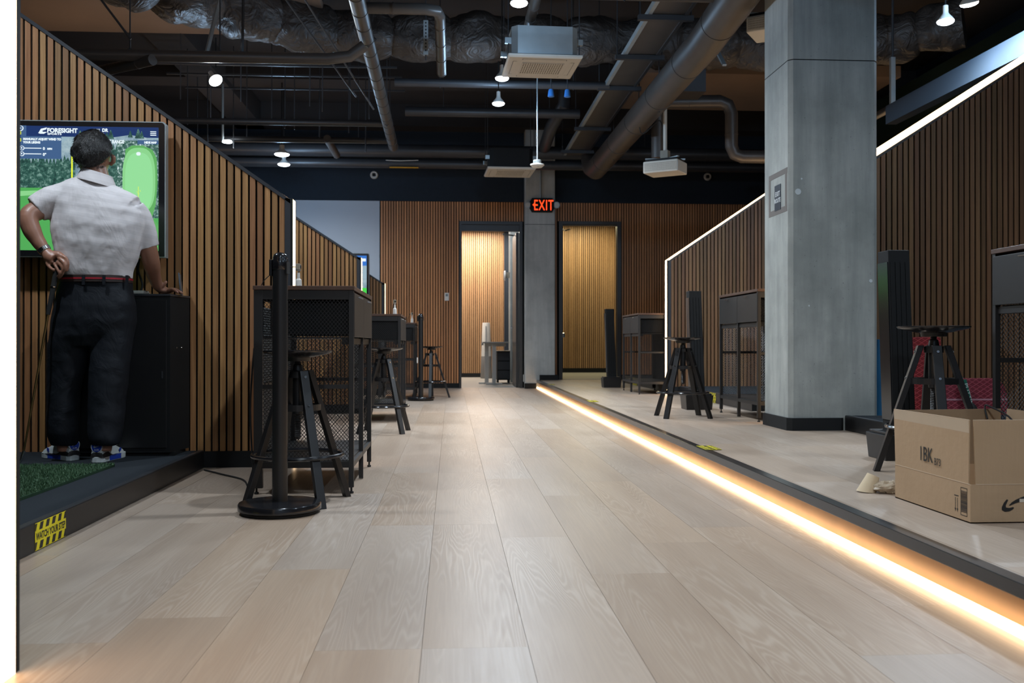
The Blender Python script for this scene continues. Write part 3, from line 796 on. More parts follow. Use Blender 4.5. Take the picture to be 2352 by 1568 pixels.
# printing on the left side: viewed from -X, text runs toward -Y
def ls(y, z, off=-.0030): return frame((off, y, z), (0, -1, 0), (0.0, 0, 1))
text('1BK', .074, MT['ink'], bx, ls(.334, .168, -.0036), 'lettering', .78, .0002)
text('B73', .036, MT['ink'], bx, ls(.226, .163, -.0036), 'lettering', .82, .0002)
m = MB()
def lsq(y0, y1, z0, z1): m.box(-.0006, 0, y0, y1, z0, z1)
yb0, yb1 = .018, .058
for z0, z1 in ((.0185, .0205), (.030, .032), (.098, .100), (.109, .111)): lsq(yb0, yb1, z0, z1)
lsq(yb0, yb0 + .002, .0185, .111); lsq(yb1 - .002, yb1, .0185, .111)
random.seed(5); z = .034
while z < .096:
    h = random.choice((.0008, .0016, .0024)); lsq(yb0 + .003, yb1 - .003, z, z + h); z += h + random.choice((.0009, .0015))
m.build('barcode', MT['ink'], bx)
m = MB()
for y in (.078, .091):
    m.box(-.0006, 0, y - .0012, y + .0012, .034, .072)
    m.quad([(-.0006, y - .005, .036), (-.0006, y + .005, .036), (-.0006, y, .024)])
m.box(-.0006, 0, .072, .098, .077, .080)
m.build('arrow_print', MT['ink'], bx)
# smile and arrow mark on the front
def fp(px, py): # photo px -> local on the front plane
    k = 704.; return ((px - 2229) / k + 0.0, .135 * 0 + (1202 - py) / k)
def shape(pts, name, parent, off=-.0008):
    mm = MB(); i = 0
    q = [fp(*p) for p in pts]
    mm.prism_xz(q, off, 0); return mm.build(name, MT['ink'], parent)
shape([(2316, 1147), (2309, 1155), (2304, 1165), (2304, 1172), (2311, 1176), (2322, 1175), (2330, 1171), (2333, 1167), (2331, 1165), (2322, 1167), (2314, 1166), (2313, 1162), (2316, 1155), (2319, 1149)], 'arrow_mark', bx)
shape([(2321, 1161), (2328, 1154), (2338, 1148), (2350, 1143), (2366, 1138), (2384, 1136), (2410, 1137), (2440, 1142), (2440, 1149), (2410, 1146), (2384, 1146), (2366, 1149), (2350, 1153), (2335, 1157), (2323, 1162)], 'arrow_mark', bx)
MB().box((2346 - 2229) / 704., (2372 - 2229) / 704., -.001, 0, .068, .079).build('tape_scrap', plain('clear_tape', (.62, .55, .45), .2), bx)
MB().tube([(.35, .50, .30), (.352, .52, .345), (.36, .50, .347), (.40, .42, .30), (.39, .38, .2)], .0035, 8, smooth_n=5).build('cable_end', MT['black_rubber'], None, True, loc=(1.690, 2.995, PZ))
tag(bpy.data.objects['cable_end'], 'thin dark cable hooked over the inside corner of the cardboard box', 'cable')
# paper cup and crumpled bag
cp = thing('paper_cup', 'cream tapered paper cup tipped on the walkway left of the cardboard box', 'cup', (1.640, 3.66, PZ))
M_ = Matrix.Translation((0, 0, .002)) @ Matrix.Rotation(R(24), 4, 'Y')
m = MB()
rs = []
for z, rr in ((0, .036), (.07, .024)):
    rs.append([tuple(M_ @ Vector((rr * math.cos(2 * PI * k / 28), rr * math.sin(2 * PI * k / 28), z + (.012 * math.cos(2 * PI * k / 28) if z == 0 else 0)))) for k in range(28)])
for z, rr in ((.07, .0225), (.002, .034)):
    rs.append([tuple(M_ @ Vector((rr * math.cos(2 * PI * k / 28), rr * math.sin(2 * PI * k / 28), z + (.012 * math.cos(2 * PI * k / 28) if z < .01 else 0)))) for k in range(28)])
m.rings(rs, closed=True).build('cup_wall', plain('cream_paper', (.66, .53, .36), .7, 0, .3, .06, 40), cp, True)
random.seed(9)
m = MB(); n = 22; mm = 12; rs = []
for j in range(1, mm):
    a = -PI / 2 + PI * j / mm; ring = []
    for k in range(n):
        b = 2 * PI * k / n
        d = 1 + .30 * noise.noise(Vector((math.cos(b) * 2.2, math.sin(b) * 2.2, a * 2.2))) + .12 * noise.noise(Vector((math.cos(b) * 7, math.sin(b) * 7, a * 6)))
        ring.append((.062 * d * math.cos(a) * math.cos(b), .04 * d * math.cos(a) * math.sin(b), max(.001, .024 + .024 * d * math.sin(a))))
    rs.append(ring)
pb = plain('clear_bag', (.66, .54, .40), .15, 0, .6, .1, 30); pb.node_tree.nodes['Principled BSDF'].inputs['Transmission Weight'].default_value = .35
tag(m.rings(rs).build('crumpled_bag', pb, None, False, loc=(1.715, 3.63, PZ)), 'crumpled clear plastic bag on the walkway touching the cardboard box', 'bag')

# ------------------------------------------------------------------ items behind the near right stool
def quilt(name, col):
    m, nt, b = nmat(name)
    tc = N(nt, 'ShaderNodeTexCoord'); sp = N(nt, 'ShaderNodeSeparateXYZ'); L(nt, tc.outputs['Object'], sp.inputs[0])
    u = math_n(nt, 'MULTIPLY', sp.outputs[0], 115); v = math_n(nt, 'MULTIPLY', sp.outputs[2], 190)
    a = math_n(nt, 'SINE', math_n(nt, 'ADD', u, v)); c = math_n(nt, 'SINE', math_n(nt, 'SUBTRACT', u, v))
    g = math_n(nt, 'MAXIMUM', a, c)
    g = ramp(nt, g, [(.70, (0, 0, 0)), (.95, (1, 1, 1))])
    L(nt, mixc(nt, g, tuple(x * .72 for x in col), tuple(min(1, x * 1.35 + .02) for x in col)), b.inputs['Base Color'])
    b.inputs['Roughness'].default_value = .5; bump(nt, b, g, .004, .6); return m
QR = quilt('red_quilt', (.30, .018, .022)); QR2 = quilt('rose_quilt', (.25, .028, .045)); QG = quilt('green_quilt', (.02, .10, .07))
SZ = PZ + .10
def rounded(w, h, r, n=6, tl=True):
    pts = [(0, 0), (w, 0)]
    pts += [(w - r + r * math.cos(a), h - r + r * math.sin(a)) for a in [PI / 2 * k / n for k in range(n + 1)]]
    pts += [(r - r * math.cos(a), h - r + r * math.sin(a)) for a in [PI / 2 - PI / 2 * k / n for k in range(n + 1)]]
    return pts
# (they lean between the partition and the stage: standing on the walkway level behind the column line)
FL = PZ
MB().box(2.95, 4.6, 6.50, 6.835, FL + .001, FL + .10)
tag(MB().prism_xz(rounded(.215, .64, .02), 0, .045).build('red_mat', QR, None, loc=(3.345, 6.64, SZ - .1), rot=(R(-5), 0, 0), bev=.008), 'tall red quilted mat leaning on the dark slats behind the near right stool', 'mat')
rm = MB().prism_xz(rounded(.57, .345, .12), 0, .05).build('rose_pad', QR2, None, loc=(3.40, 6.52, SZ - .1), rot=(R(-6), 0, 0), bev=.01)
tag(rm, 'low rounded rose-red quilted pad with one pale stripe behind the near right stool', 'pad')
MB().box(0, .565, -.003, 0, .185, .197).build('pale_stripe', plain('pink_stripe', (.45, .22, .26), .6), rm)
gs = thing('green_board', 'narrow leaning dark green board with white writing in front of the rose pad', 'board', (3.665, 6.44, SZ - .1)); gs.rotation_euler = (R(-4), R(-13), 0)
MB().box(0, .032, 0, .02, 0, .34).build('board', MT['green'], gs)
text('PUTTING', .034, plain('white_print', (.6, .63, .6), .6), gs, frame((.009, -.0008, .315), (0, 0, -1), (1, 0, 0)), 'lettering', 1.4, .0003)
tag(MB().prism_xz([(0, 0), (.19, 0), (.19, .125), (0, .125)], 0, .03).build('green_pad', QG, None, loc=(3.40, 6.40, SZ - .1), rot=(R(-4), 0, 0), bev=.006), 'low green quilted pad showing just above the cardboard box', 'pad')
cpn = thing('baseball_cap', 'black cap with a small white mark beside the green quilted pad', 'cap', (3.60, 6.36, SZ - .1 + .0))
MB().ell((0, 0, .02), (.055, .06, .16), 20, 12).build('crown', MT['matte'], cpn, True)
MB().box(-.02, .028, -.066, -.060, .085, .092).build('mark', MT['white'], cpn)
tag(MB().tube([(3.12, 6.72, PZ + .05), (3.13, 6.72, PZ + .35), (3.12, 6.72, PZ + .62)], [.05, .07, .03], 14, smooth_n=5).build('blue_bag', plain('blue_cloth', (.02, .16, .34), .6), None, True), 'sliver of a blue bag standing between the column and the black tower', 'bag')

# ------------------------------------------------------------------ televisions
SB = 1.0
SKY = emit('screen_sky', (.42, .60, .70), .75)
NAVY = emit('screen_navy', (.012, .035, .14), 1.0)
HUD = emit('screen_panel', (.055, .12, .26), 1.0)
HUDW = emit('screen_white', (.75, .85, .9), 1.1)
YEL = emit('screen_yellow', (.72, .80, .04), 1.2)
GR1 = emit('screen_green', (.085, .40, .10), 1.0)
GR2 = emit('screen_green_light', (.26, .66, .27), 1.0)
GR3 = emit('screen_green_mid', (.12, .42, .12), 1.0)
MOUNT = foliage_screen('screen_mountain', (.16, .26, .33), (.28, .40, .46), (.42, .54, .58), 1.0, 9)
TREE = foliage_screen('screen_trees', (.008, .04, .035), (.03, .11, .085), (.22, .38, .33), 1.0, 42)
SPEC = foliage_screen('screen_speckle', (.01, .05, .04), (.06, .16, .13), (.7, .85, .85), 1.0, 60)
def tv(label, loc):
    r = thing('television', label, 'television', loc)
    Wd, Ht = 1.365, .775
    fr = MB().prism_xz([(x, z) for x, z in rounded(Wd, Ht, .02)], 0, .05).build('frame', MT['galv'], r)
    MB().prism_xz([(x + .006, z + .006) for x, z in rounded(Wd - .012, Ht - .012, .018)], -.003, .0).build('bezel', MT['blackgloss'], r)
    MB().box(.35, 1.0, .05, .085, .2, .55).build('wall_bracket', MT['matte'], r)
    return r
TX0, TZ0 = -1.627 - 1.365, 1.214
t = tv('big screen showing a golf fairway and mountains behind the golfer', (TX0, 5.535, TZ0))
def tp(px, py):   # photo pixel -> TV-local coordinates (the screen's own layout was read off there)
    return (-2.444 + (px - 44) * .002416 - TX0, 1.948 - (py - 297) * .002489 - TZ0)
lay = [0]
def scr(pts, mat, name='screen_area', tvo=None):
    lay[0] += 1; off = -.0032 - .00022 * lay[0]
    m = MB().prism_xz([tp(*p) for p in pts], off, -.003)
    return m.build(name, mat, tvo or t)
def rect(x0, y0, x1, y1): return [(x0, y0), (x1, y0), (x1, y1), (x0, y1)]
LX = -150
scr(rect(LX, 294, 366, 577), SKY, 'screen')
scr(rect(LX, 294, 366, 318), NAVY)
scr([(LX, 345), (44, 340), (90, 322), (140, 335), (165, 318), (250, 320), (300, 312), (366, 322), (366, 420), (LX, 430)], MOUNT)
random.seed(2)
for x0, x1, yb, yt in ((LX, 176, 437, 366), (250, 330, 445, 335)):
    pts = [(x0, yb)]; x = x0
    while x < x1:
        pts += [(x, yt + random.uniform(0, 16)), (x + 4, yt - random.uniform(0, 12))]; x += 8
    pts += [(x1, yb)]; scr(pts, TREE)
scr(rect(LX, 435, 366, 577), GR1)
scr([(LX, 452), (90, 441), (176, 437), (176, 444), (LX, 470)], GR2)
scr(rect(271, 325, 366, 502), SPEC)
def blob(cx, cy, rx, ry, n=36, e=.72):
    o = []
    for k in range(n):
        a = 2 * PI * k / n; c, s_ = math.cos(a), math.sin(a)
        o.append((cx + rx * math.copysign(abs(c) ** e, c), cy + ry * math.copysign(abs(s_) ** e, s_)))
    return o
scr([(290, 345), (305, 336), (330, 336), (352, 345), (362, 365), (364, 420), (360, 470), (352, 500), (366, 520), (366, 577), (270, 577), (276, 470), (284, 440)], GR3)
scr(blob(321, 415, 38, 74), GR2)
scr(blob(321, 420, 32, 68), emit('screen_green_bright', (.30, .74, .33), 1.0))
scr(blob(320, 355, 5, 4), HUDW)
scr(rect(319.4, 430, 320.4, 465), YEL)
for q in ((316, 441), (323, 438), (317, 444), (321, 446), (324, 440)): scr(rect(q[0], q[1], q[0] + 1.2, q[1] + 1.2), YEL)
scr(rect(166, 352, 169, 414), YEL)
scr(rect(LX, 318, 143, 369), HUD)
scr(rect(LX, 294, 63, 318), HUD)
scr(rect(318, 324, 366, 333), HUD)
def ts(s, px, py, h, sx=1.0, mat=None, bold=.0012):
    lay[0] += 1; x, z = tp(px, py)
    text(s, h, mat or HUDW, t, frame((x, -.0035 - .00022 * lay[0], z), (1, 0, 0), (0, 0, 1)), 'screen_lettering', sx, .0001, bold)
ts('FORESIGHT', 111, 309, .034, .95, None, .0016)
ts('SPORTS', 112, 314.5, .014, 1.6, None, .0006)
scr([(91, 311), (97, 301), (110, 298), (108, 302), (99, 305), (101, 308), (110, 308), (103, 312), (94, 312)], HUDW)
ts('HOLE', 218, 304, .014, .9); ts('DR', 237, 306, .026, .9); ts('4', 238, 314, .016)
ts('MANUALLY ADJUST WIND TO', 57, 327, .0165, .92); ts('YOUR LIKING', 57, 334.5, .0165, .92)
ts('FORESIGHT RANGE', 214, 332, .026, .78); ts('HIDE MAP', 334, 331.5, .016, .95)
ts('0', 102, 349, .021); ts('MPH', 112, 348.5, .013); ts('0°', 102, 362.5, .021)
for yy in (345.5, 358.5):
    scr(blob(54, yy, 5.5, 5.2, 18, 1), HUDW); scr(blob(54, yy, 4.3, 4.0, 18, 1), HUD)
    scr([(52, yy + 2), (52, yy - 2.5), (57, yy)], HUDW)
    scr(rect(60, yy - .8, 98, yy + .8), HUDW)
scr(blob(51, 300.5, 6.5, 6.0, 20, 1), HUDW); scr(blob(51, 300.5, 5.2, 4.7, 20, 1), HUD); scr([(48, 303), (48, 298), (55, 300.5)], HUDW)
for yy in (311, 327): scr(rect(38, yy - 3.5, 52, yy + 3.5), YEL); scr(rect(39, yy - 2.5, 51, yy + 2.5), HUD)
for yy in (304.5, 308.5, 312.5): scr(rect(348, yy - .5, 361, yy + .5), HUDW)
def tri(cx, yb, w, h): scr([(cx - w, yb), (cx + w, yb), (cx, yb - h)], TREE)
for q in ((257, 322, 7, 20), (248, 322, 5, 14), (302, 318, 5, 15), (320, 320, 7, 22), (328, 320, 5, 16), (187, 318, 5, 14)): tri(*q)
# far tv
t2 = tv('edge of a second screen with blue sky beyond the middle left partition', (-1.142 - 1.365, 13.365, 1.215))
MB().box(.03, 1.33, -.0042, -.003, .04, .74).build('screen', SKY, t2)
MB().box(.03, 1.33, -.0048, -.0042, .60, .74).build('screen_area', emit('screen_blue', (.03, .16, .55), 1.1), t2)
MB().box(.03, 1.33, -.0052, -.0042, .04, .29).build('screen_area', emit('screen_vivid', (.06, .62, .07), 1.1), t2)
MB().box(.03, 1.33, -.0050, -.0042, .29, .42).build('screen_area', MOUNT, t2)
MB().box(1.25, 1.32, -.0054, -.0048, .66, .70).build('screen_area', HUDW, t2)

# ------------------------------------------------------------------ lectern cabinet, laptop, keyboard
lc = thing('console_cabinet', 'tall black steel cabinet the golfer leans on under the screen', 'cabinet', (-1.835, 5.49, .10), R(0))
MB().hexa([(-.285, -.115, .02), (.280, -.115, .02), (.320, .125, .02), (-.285, .125, .02), (-.285, -.115, .885), (.280, -.115, .885), (.320, .125, .885), (-.285, .125, .885)]).build('body', MT['matte'], lc)
MB().hexa([(-.290, -.120, .886), (.283, -.120, .886), (.324, .128, .886), (-.290, .128, .886), (-.290, -.120, .898), (.283, -.120, .898), (.324, .128, .898), (-.290, .128, .898)]).build('top', MT['trim'], lc, bev=.002)
dr = MB().box(-.270, .262, -.121, -.116, .045, .865).build('door', MT['black'], lc, bev=.002)
MB().box(.235, .243, -.124, -.121, .43, .47).build('door_handle', MT['trim'], dr)
MB().box(-.285, .30, -.10, .12, 0, .02).build('plinth', MT['matte'], lc)
m = MB()
for t_ in (.30, .55): m.ell((.281 + .04 * t_ + .002, -.115 + .24 * t_, .60), (.004, .004, .004), 8, 6)
m.build('rivets', MT['chrome'], lc)
kb = thing('white_keyboard', 'white keyboard lying on the black cabinet beside the golfer', 'keyboard', (-1.80, 5.44, .999))
MB().box(-.12, .10, -.06, .05, 0, .012).build('case', MT['white'], kb, bev=.003)
m = MB()
for i in range(11):
    for j in range(4): m.box(-.11 + i * .019, -.094 + i * .019, -.05 + j * .024, -.031 + j * .024, .012, .019)
m.build('keys', MT['white'], kb)
lp = thing('tablet', 'slim grey tablet standing on edge at the right end of the black cabinet', 'tablet', (-1.545, 5.56, .998)); lp.rotation_euler = (0, R(-6), R(12))
MB().box(0, .007, -.10, .05, 0, .125).build('shell', plain('tablet_grey', (.10, .13, .16), .4, .3), lp, bev=.002)
MB().box(-.0006, 0, -.094, .044, .006, .119).build('screen', MT['blackgloss'], lp)
tag(MB().tube([(-1.795, 5.60, 1.21), (-1.80, 5.60, 1.14), (-1.78, 5.61, 1.06), (-1.80, 5.60, 1.00)], .006, 8, smooth_n=5).build('black_cable', MT['black_rubber'], None, True), 'black cable hanging from the big screen to the cabinet', 'cable')

# ------------------------------------------------------------------ bottle with clip-on camera
def bottlecam(label, loc, rz=0):
    r = thing('bottle_camera', label, 'camera', loc, rz, 'white bottle stands with small cameras')
    MB().lathe([(.0185, 0), (.0185, .002), (.0160, .052), (.0150, .058), (.0085, .064), (.0070, .094), (.003, .096)], 20).build('bottle', MT['white'], r, True)
    MB().lathe([(.003, .094), (.003, .104), (.012, .105), (.012, .108), (.004, .109)], 12).build('nozzle', MT['galv'], r, True)
    b = MB().box(-.014, .010, -.012, .012, .108, .142).build('camera_body', plain('taupe', (.30, .26, .20), .5) if 'taupe' not in bpy.data.materials else bpy.data.materials['taupe'], r, bev=.003)
    MB().tube([(.010, 0, .126), (.0135, 0, .126)], .009, 14).build('lens', MT['black_rubber'], b)
    MB().tube([(-.012, .0, .125), (-.045, .01, .126), (-.10, .02, .12), (-.18, .03, .06), (-.21, .04, .006)], .0022, 6, smooth_n=5).build('cord', MT['black_rubber'], r, True)
    return r
b1 = bottlecam('small white bottle with a clip-on camera on the front mesh cabinet', (-.800, 5.05, 1.0))
b2 = dup(b1, 'small white bottle and camera on the middle left cabinet', (-.535, 9.10, 1.0), R(-70))
dup(b1, 'tiny white bottle and camera behind the far thin stanchion', (-.52, 12.75, 1.0), R(-60))
tag(MB().tube([(-1.40, 5.50, .006), (-1.25, 5.30, .006), (-1.10, 5.10, .005), (-1.02, 4.85, .005), (-.975, 4.72, .005), (-.965, 4.72, .05), (-.985, 4.74, .4), (-.962, 4.72, .7)], .0045, 8, smooth_n=6).build('floor_cable', MT['black_rubber'], None, True), 'thin black cable running over the floor to the front mesh cabinet', 'cable')

# ------------------------------------------------------------------ back wall items
ex = thing('exit_sign', 'red glowing EXIT sign with arrow and two lamp heads on the far column', 'sign', (1.472, 15.29, 2.972))
MB().prism_xz([(-.20, -.055), (-.165, -.115), (.165, -.115), (.20, -.055), (.20, .055), (.165, .112), (-.165, .112), (-.20, .055)], 0, .06).build('housing', MT['matte'], ex, bev=.004)
EM = emit('exit_red', (1.0, .06, .010), 1.9)
text('EXIT', .240, EM, ex, frame((.022, -.001, -.085), (1, 0, 0), (0, 0, 1)), 'lettering', .60, .002, .001, 'CENTER', 1.12)
MB().prism_xz([(-.158, .0), (-.128, .030), (-.128, .014), (-.118, .014), (-.118, -.014), (-.128, -.014), (-.128, -.030)], -.003, 0).build('arrow', EM, ex)
for s in (-1, 1):
    h = MB().tube([(s * .235, .035, 0), (s * .235, .0, 0)], [.05, .052], 20).build('lamp_head', MT['galv'], ex, True)
    MB().tube([(s * .235, .0, 0), (s * .235, -.004, 0)], .036, 20).build('lens', MT['white'], h, True)
    MB().box(*sorted((s * .185, s * .235)), .02, .04, -.02, .02).build('arm', MT['matte'], ex)
th = thing('thermostat', 'small white thermostat on the slats left of the first doorway', 'thermostat', (-.07, YB - .022, 1.495))
MB().box(-.036, .036, 0, .018, -.065, .065).build('case', MT['white'], th, bev=.005)
MB().box(-.018, .018, -.001, 0, .008, .046).build('display', plain('lcd', (.16, .19, .21), .3), th)
for nm, x, z in (('left end of the dark wall above the slats', -1.252, 3.477), ('right part of the dark wall above the sloping partition', 4.269, 3.511)):
    c = thing('round_speaker', 'round white ring fixture, ' + nm, 'fixture', (x, YB - .004, z), 0, 'round white wall fixtures')
    MB().lathe([(.03, .02), (.034, .032), (.05, .036), (.064, .02), (.064, 0)], 28).xf(Matrix.Rotation(R(90), 4, 'X')).build('ring', MT['white'], c, True)
    MB().box(-.026, .022, -.038, -.002, -.024, .024).build('core', MT['matte'], c)
tag(MB().box(1.185, 1.197, YB - .03, YB - .002, .10, .22).build('wall_outlet', MT['white'], None, bev=.003), 'small white outlet low on the wall between doorway and far column', 'outlet')
sg = thing('exit_route_sign', 'small dark sign reading EXIT ROUTE on the left face of the big column', 'sign', (2.2825, 6.512, 1.745))
MB().box(-.001, .0, -.062, .062, -.089, .089).build('plate', plain('sign_navy', (.022, .027, .036), .4), sg)
WP = plain('sign_white', (.62, .65, .66), .5)
text('EXIT', .047, WP, sg, frame((-.0015, 0, .010), (0, -1, 0), (0, 0, 1)), 'lettering', .92, .0003, .0008, 'CENTER', 1.08)
text('ROUTE', .042, WP, sg, frame((-.0015, 0, -.034), (0, -1, 0), (0, 0, 1)), 'lettering', .85, .0003, .0008, 'CENTER', 1.08)
# inner room items
pu = thing('air_purifier', 'tall tapered white air purifier inside the left doorway', 'appliance', (.74, 20.0, 0))
MB().lathe([(.115, 0), (.122, .01), (.108, .46), (.107, .465)], 28).build('lower_mesh', plain('purifier_grey', (.22, .21, .20), .6), pu, True)
MB().lathe([(.107, .465), (.080, 1.15), (.074, 1.17), (.05, 1.165)], 28).build('upper_shell', MT['white'], pu, True)
MB().box(-.02, .0, -.112, -.08, .54, 1.10).build('outlet_slot', plain('slot_grey', (.32, .33, .34), .5), pu)
MB().tube([(-.012, -.105, .60), (-.012, -.118, .60)], .025, 14).build('display', MT['matte'], pu)
dk = thing('desk', 'pale standing desk seen through the left doorway', 'desk', (.56, 16.70, 0))
MB().box(0, .46, 0, .62, .735, .76).build('desk_top', plain('desk_grey', (.36, .34, .31), .5), dk, bev=.003)
MB().box(.04, .42, .28, .34, .68, .735).build('crossbar', MT['white'], dk)
MB().box(-.02, .02, .25, .33, .70, .735).build('control_box', MT['white'], dk)
for y in (.16, .50):
    MB().box(.17 - (y - .16) * .35, .24 - (y - .16) * .35, y, y + .06, .03, .72).build('leg', MT['white'], dk)
    MB().box(.06 - (y - .16) * .35, .35 - (y - .16) * .35, y - .01, y + .07, 0, .03).build('foot', MT['white'], dk, bev=.004)
kt = thing('black_drawer_cart', 'black drawer cart under the pale desk in the left doorway', 'cart', (.845, 17.42, 0))
MB().box(0, .24, 0, .40, .06, .585).build('body', MT['matte'], kt)
for k in range(3): MB().box(.01, .235, -.012, 0, .08 + k * .168, .235 + k * .168).build('drawer', MT['black'], kt, bev=.003)
for x in (.02, .22):
    for y in (.03, .36): MB().box(x - .012, x + .012, y - .012, y + .012, 0, .06).build('leg', MT['matte'], kt)
MB().box(-.02, .24, -.02, .40, .585, .60).build('top', MT['grille'], kt)
ic = tag(MB().prism_xy(chamf(1.11, 1.40, 17.9, 18.3, .02), 0, 3.198).build('inner_column', MT['concrete'], None), 'slim concrete column inside the left doorway', 'column')
wd = thing('wall_dispenser', 'round white device on a bracket inside the left doorway', 'device', (1.0, 18.0, 2.02))
MB().tube([(0, 0, 0), (.03, 0, 0)], [.085, .095], 24).build('disc', MT['white'], wd, True)
MB().box(.03, .112, -.04, .04, -.04, .06).build('bracket', MT['grille'], wd)
# outside back objects: column blue reflections etc are left to the light

# ------------------------------------------------------------------ ceiling services
def ac(label, loc, rz, bm='galv'):
    r = thing('ceiling_cassette', label, 'air conditioner', loc, rz, 'square ceiling air conditioning cassettes')
    p = .325
    MB().hexa([(-p + .012, -p + .012, 0), (p - .012, -p + .012, 0), (p - .012, p - .012, 0), (-p + .012, p - .012, 0), (-p, -p, .012), (p, -p, .012), (p, p, .012), (-p, p, .012)]).build('face_rim', MT['cream'], r)
    MB().box(-p, p, -p, p, .012, .03).build('face_panel', MT['cream'], r, bev=.004)
    g = MB().box(-.185, .185, -.165, .165, -.002, 0).build('grille_plate', MT['grille'], r)
    m = MB()
    for k in range(19): m.box(-.185 + k * .0203, -.176 + k * .0203, -.165, .165, -.006, -.0015)
    for k in range(7): m.box(-.185, .187, -.165 + k * .0533, -.158 + k * .0533, -.0055, -.0015)
    m.build('grille_bars', MT['cream'], g, stuff=True)
    for k in range(4):
        a = k * PI / 2
        m = MB().box(-.19, .19, .225, .268, -.0015, 0)
        o = m.build('louvre', MT['cream'], r, bev=.001, rot=(0, 0, a))
        MB().box(-.195, .195, .268, .272, -.001, .0).box(-.195, -.191, .24, .272, -.001, 0).box(.191, .195, .24, .272, -.001, 0).build('louvre_gap', MT['ink'], o)
    MB().prism_xy(chamf(-.29, .29, -.29, .29, .05), .04, .285).build('body', MT[bm], r)
    MB().box(-.30, .30, -.30, .30, .030, .040).build('gasket', MT['ink'], r)
    MB().box(-.10, .13, -.2925, -.290, .12, .21).build('service_cover', MT[bm], r)
    for x in (-.315, .315):
        for y in (-.2, .2):
            MB().tube([(x, y, .05), (x, y, CZ - loc[2])], .005, 6).build('hanger_rod', MT['ductdark'], r)
            MB().box(x - .03, x + .03, y - .015, y + .015, .15, .20).build('bracket', MT['galv'], r)
    return r
a1 = ac('nearer ceiling cassette with galvanised body and cream grille face', (.806, 8.50, 3.2), R(2.3))
ac('farther cream ceiling cassette above the left doorway, only its face seen', (.796, 12.93, 3.05), R(2.3), 'matte')

def pipe(name, label, cat, pts, r0, mat, n=16, group=None, hang=None, smooth_n=0, bands=0):
    r = thing(name, label, cat, (0, 0, 0), 0, group)
    MB().tube(pts, r0, n, smooth_n=smooth_n).build('run', mat, r, True)
    if bands:
        P_ = [Vector(p) for p in pts]
        for i in range(len(P_) - 1):
            d = (P_[i + 1] - P_[i]); ln = d.length; d.normalize(); k = bands * .5
            while k < ln:
                c = P_[i] + d * k; MB().tube([c - d * .006, c + d * .006], r0 + .004, n).build('joint_band', mat, r, True); k += bands
    for h in (hang or []):
        MB().tube([h, (h[0], h[1], CZ)], .006, 6).build('hanger_rod', MT['ductdark'], r)
        MB().tube([(h[0] - r0 - .005, h[1], h[2]), (h[0], h[1], h[2] - r0 - .005), (h[0] + r0 + .005, h[1], h[2]), (h[0], h[1], h[2] + r0 + .005), (h[0] - r0 - .005, h[1], h[2])], .006, 6).build('hanger_strap', MT['ductdark'], r)
    return r
pipe('spiral_duct', 'grey round spiral duct running away over the left of the corridor', 'duct', [(-.68, 4.5, 3.3), (-.72, 9, 3.3), (-.76, 12.6, 3.32)], .062, MT['duct'], 20, None, [(-.70, 8.1, 3.3), (-.74, 11.0, 3.3)], 0, .34)
pipe('branch_duct', 'grey branch duct with an elbow left of the nearer cassette', 'duct', [(-.66, 7.42, 3.33), (-.20, 7.42, 3.33), (-.11, 7.46, 3.33), (-.09, 7.56, 3.32), (-.09, 9.05, 3.30)], .044, MT['duct'], 18, None, None, 0, .42)
pipe('cross_pipe', 'dark horizontal pipe along the top edge above the nearer cassette', 'pipe', [(-.60, 7.05, 3.36), (1.98, 7.05, 3.36)], .060, MT['ductdark'], 18, None, [(0, 7.05, 3.36), (1.3, 7.05, 3.36)])
pipe('drop_pipe', 'short grey pipe behind the nearer cassette body', 'pipe', [(.71, 7.30, 3.60), (.70, 8.6, 3.60), (.70, 9.4, 3.64)], .045, MT['duct'], 16, None, None, 0, .3)
pipe('main_duct', 'thick grey round duct sloping away between cassette and projector', 'duct', [(2.02, 4.6, 3.3), (2.17, 8.0, 3.3), (2.13, 13.9, 3.3), (2.13, 14.25, 3.40), (2.13, 14.42, 3.6)], .150, MT['duct'], 28, None, [(2.17, 9.8, 3.3), (2.14, 12.4, 3.3)], 0, 1.15)
ty = thing('cable_tray', 'flat dark cable tray on cross bars beside the thick duct', 'tray', (1.90, 0, 3.6))
MB().box(-.155, .155, 5, 14.4, 0, .05).build('tray', MT['duct'], ty)
MB().box(-.185, -.150, 5, 14.4, -.004, .05).build('side_rail', MT['galv'], ty)
MB().box(.135, .165, 5, 14.4, -.012, .05).build('side_rail', MT['ductdark'], ty)
for y in (8.2, 9.35, 10.5, 12.5, 14.0):
    MB().box(-.27, .22, y - .025, y + .025, -.05, -.005).build('cross_bar', MT['ductdark'], ty)
    for x in (-.25, .20): MB().tube([(x, y, -.05), (x, y, CZ - 3.6)], .006, 6).build('hanger_rod', MT['ductdark'], ty)
# wrapped flexible duct, lumpy
fd = thing('insulated_duct', 'long crinkled black insulated duct crossing the upper part of the picture', 'duct', (0, 0, 0))
pts = [(-4.6, 7.2, 3.98), (-3.1, 8.35, 3.96), (-2.0, 9.4, 3.95), (-1.0, 10.0, 3.96), (.5, 10.15, 3.99), (2.5, 10.1, 3.97), (3.6, 10.0, 3.93), (4.5, 9.75, 3.92), (5.2, 9.3, 3.98)]
pv = [Vector(p) for p in pts]; P2 = []
for i in range(len(pv) - 1):
    p0 = pv[max(i - 1, 0)]; p1 = pv[i]; p2 = pv[i + 1]; p3 = pv[min(i + 2, len(pv) - 1)]
    for k in range(36):
        t_ = k / 36
        P2.append(.5 * ((2 * p1) + (p2 - p0) * t_ + (2 * p0 - 5 * p1 + 4 * p2 - p3) * t_ * t_ + (3 * p1 - p0 - 3 * p2 + p3) * t_ ** 3))
rs = []; dist = 0
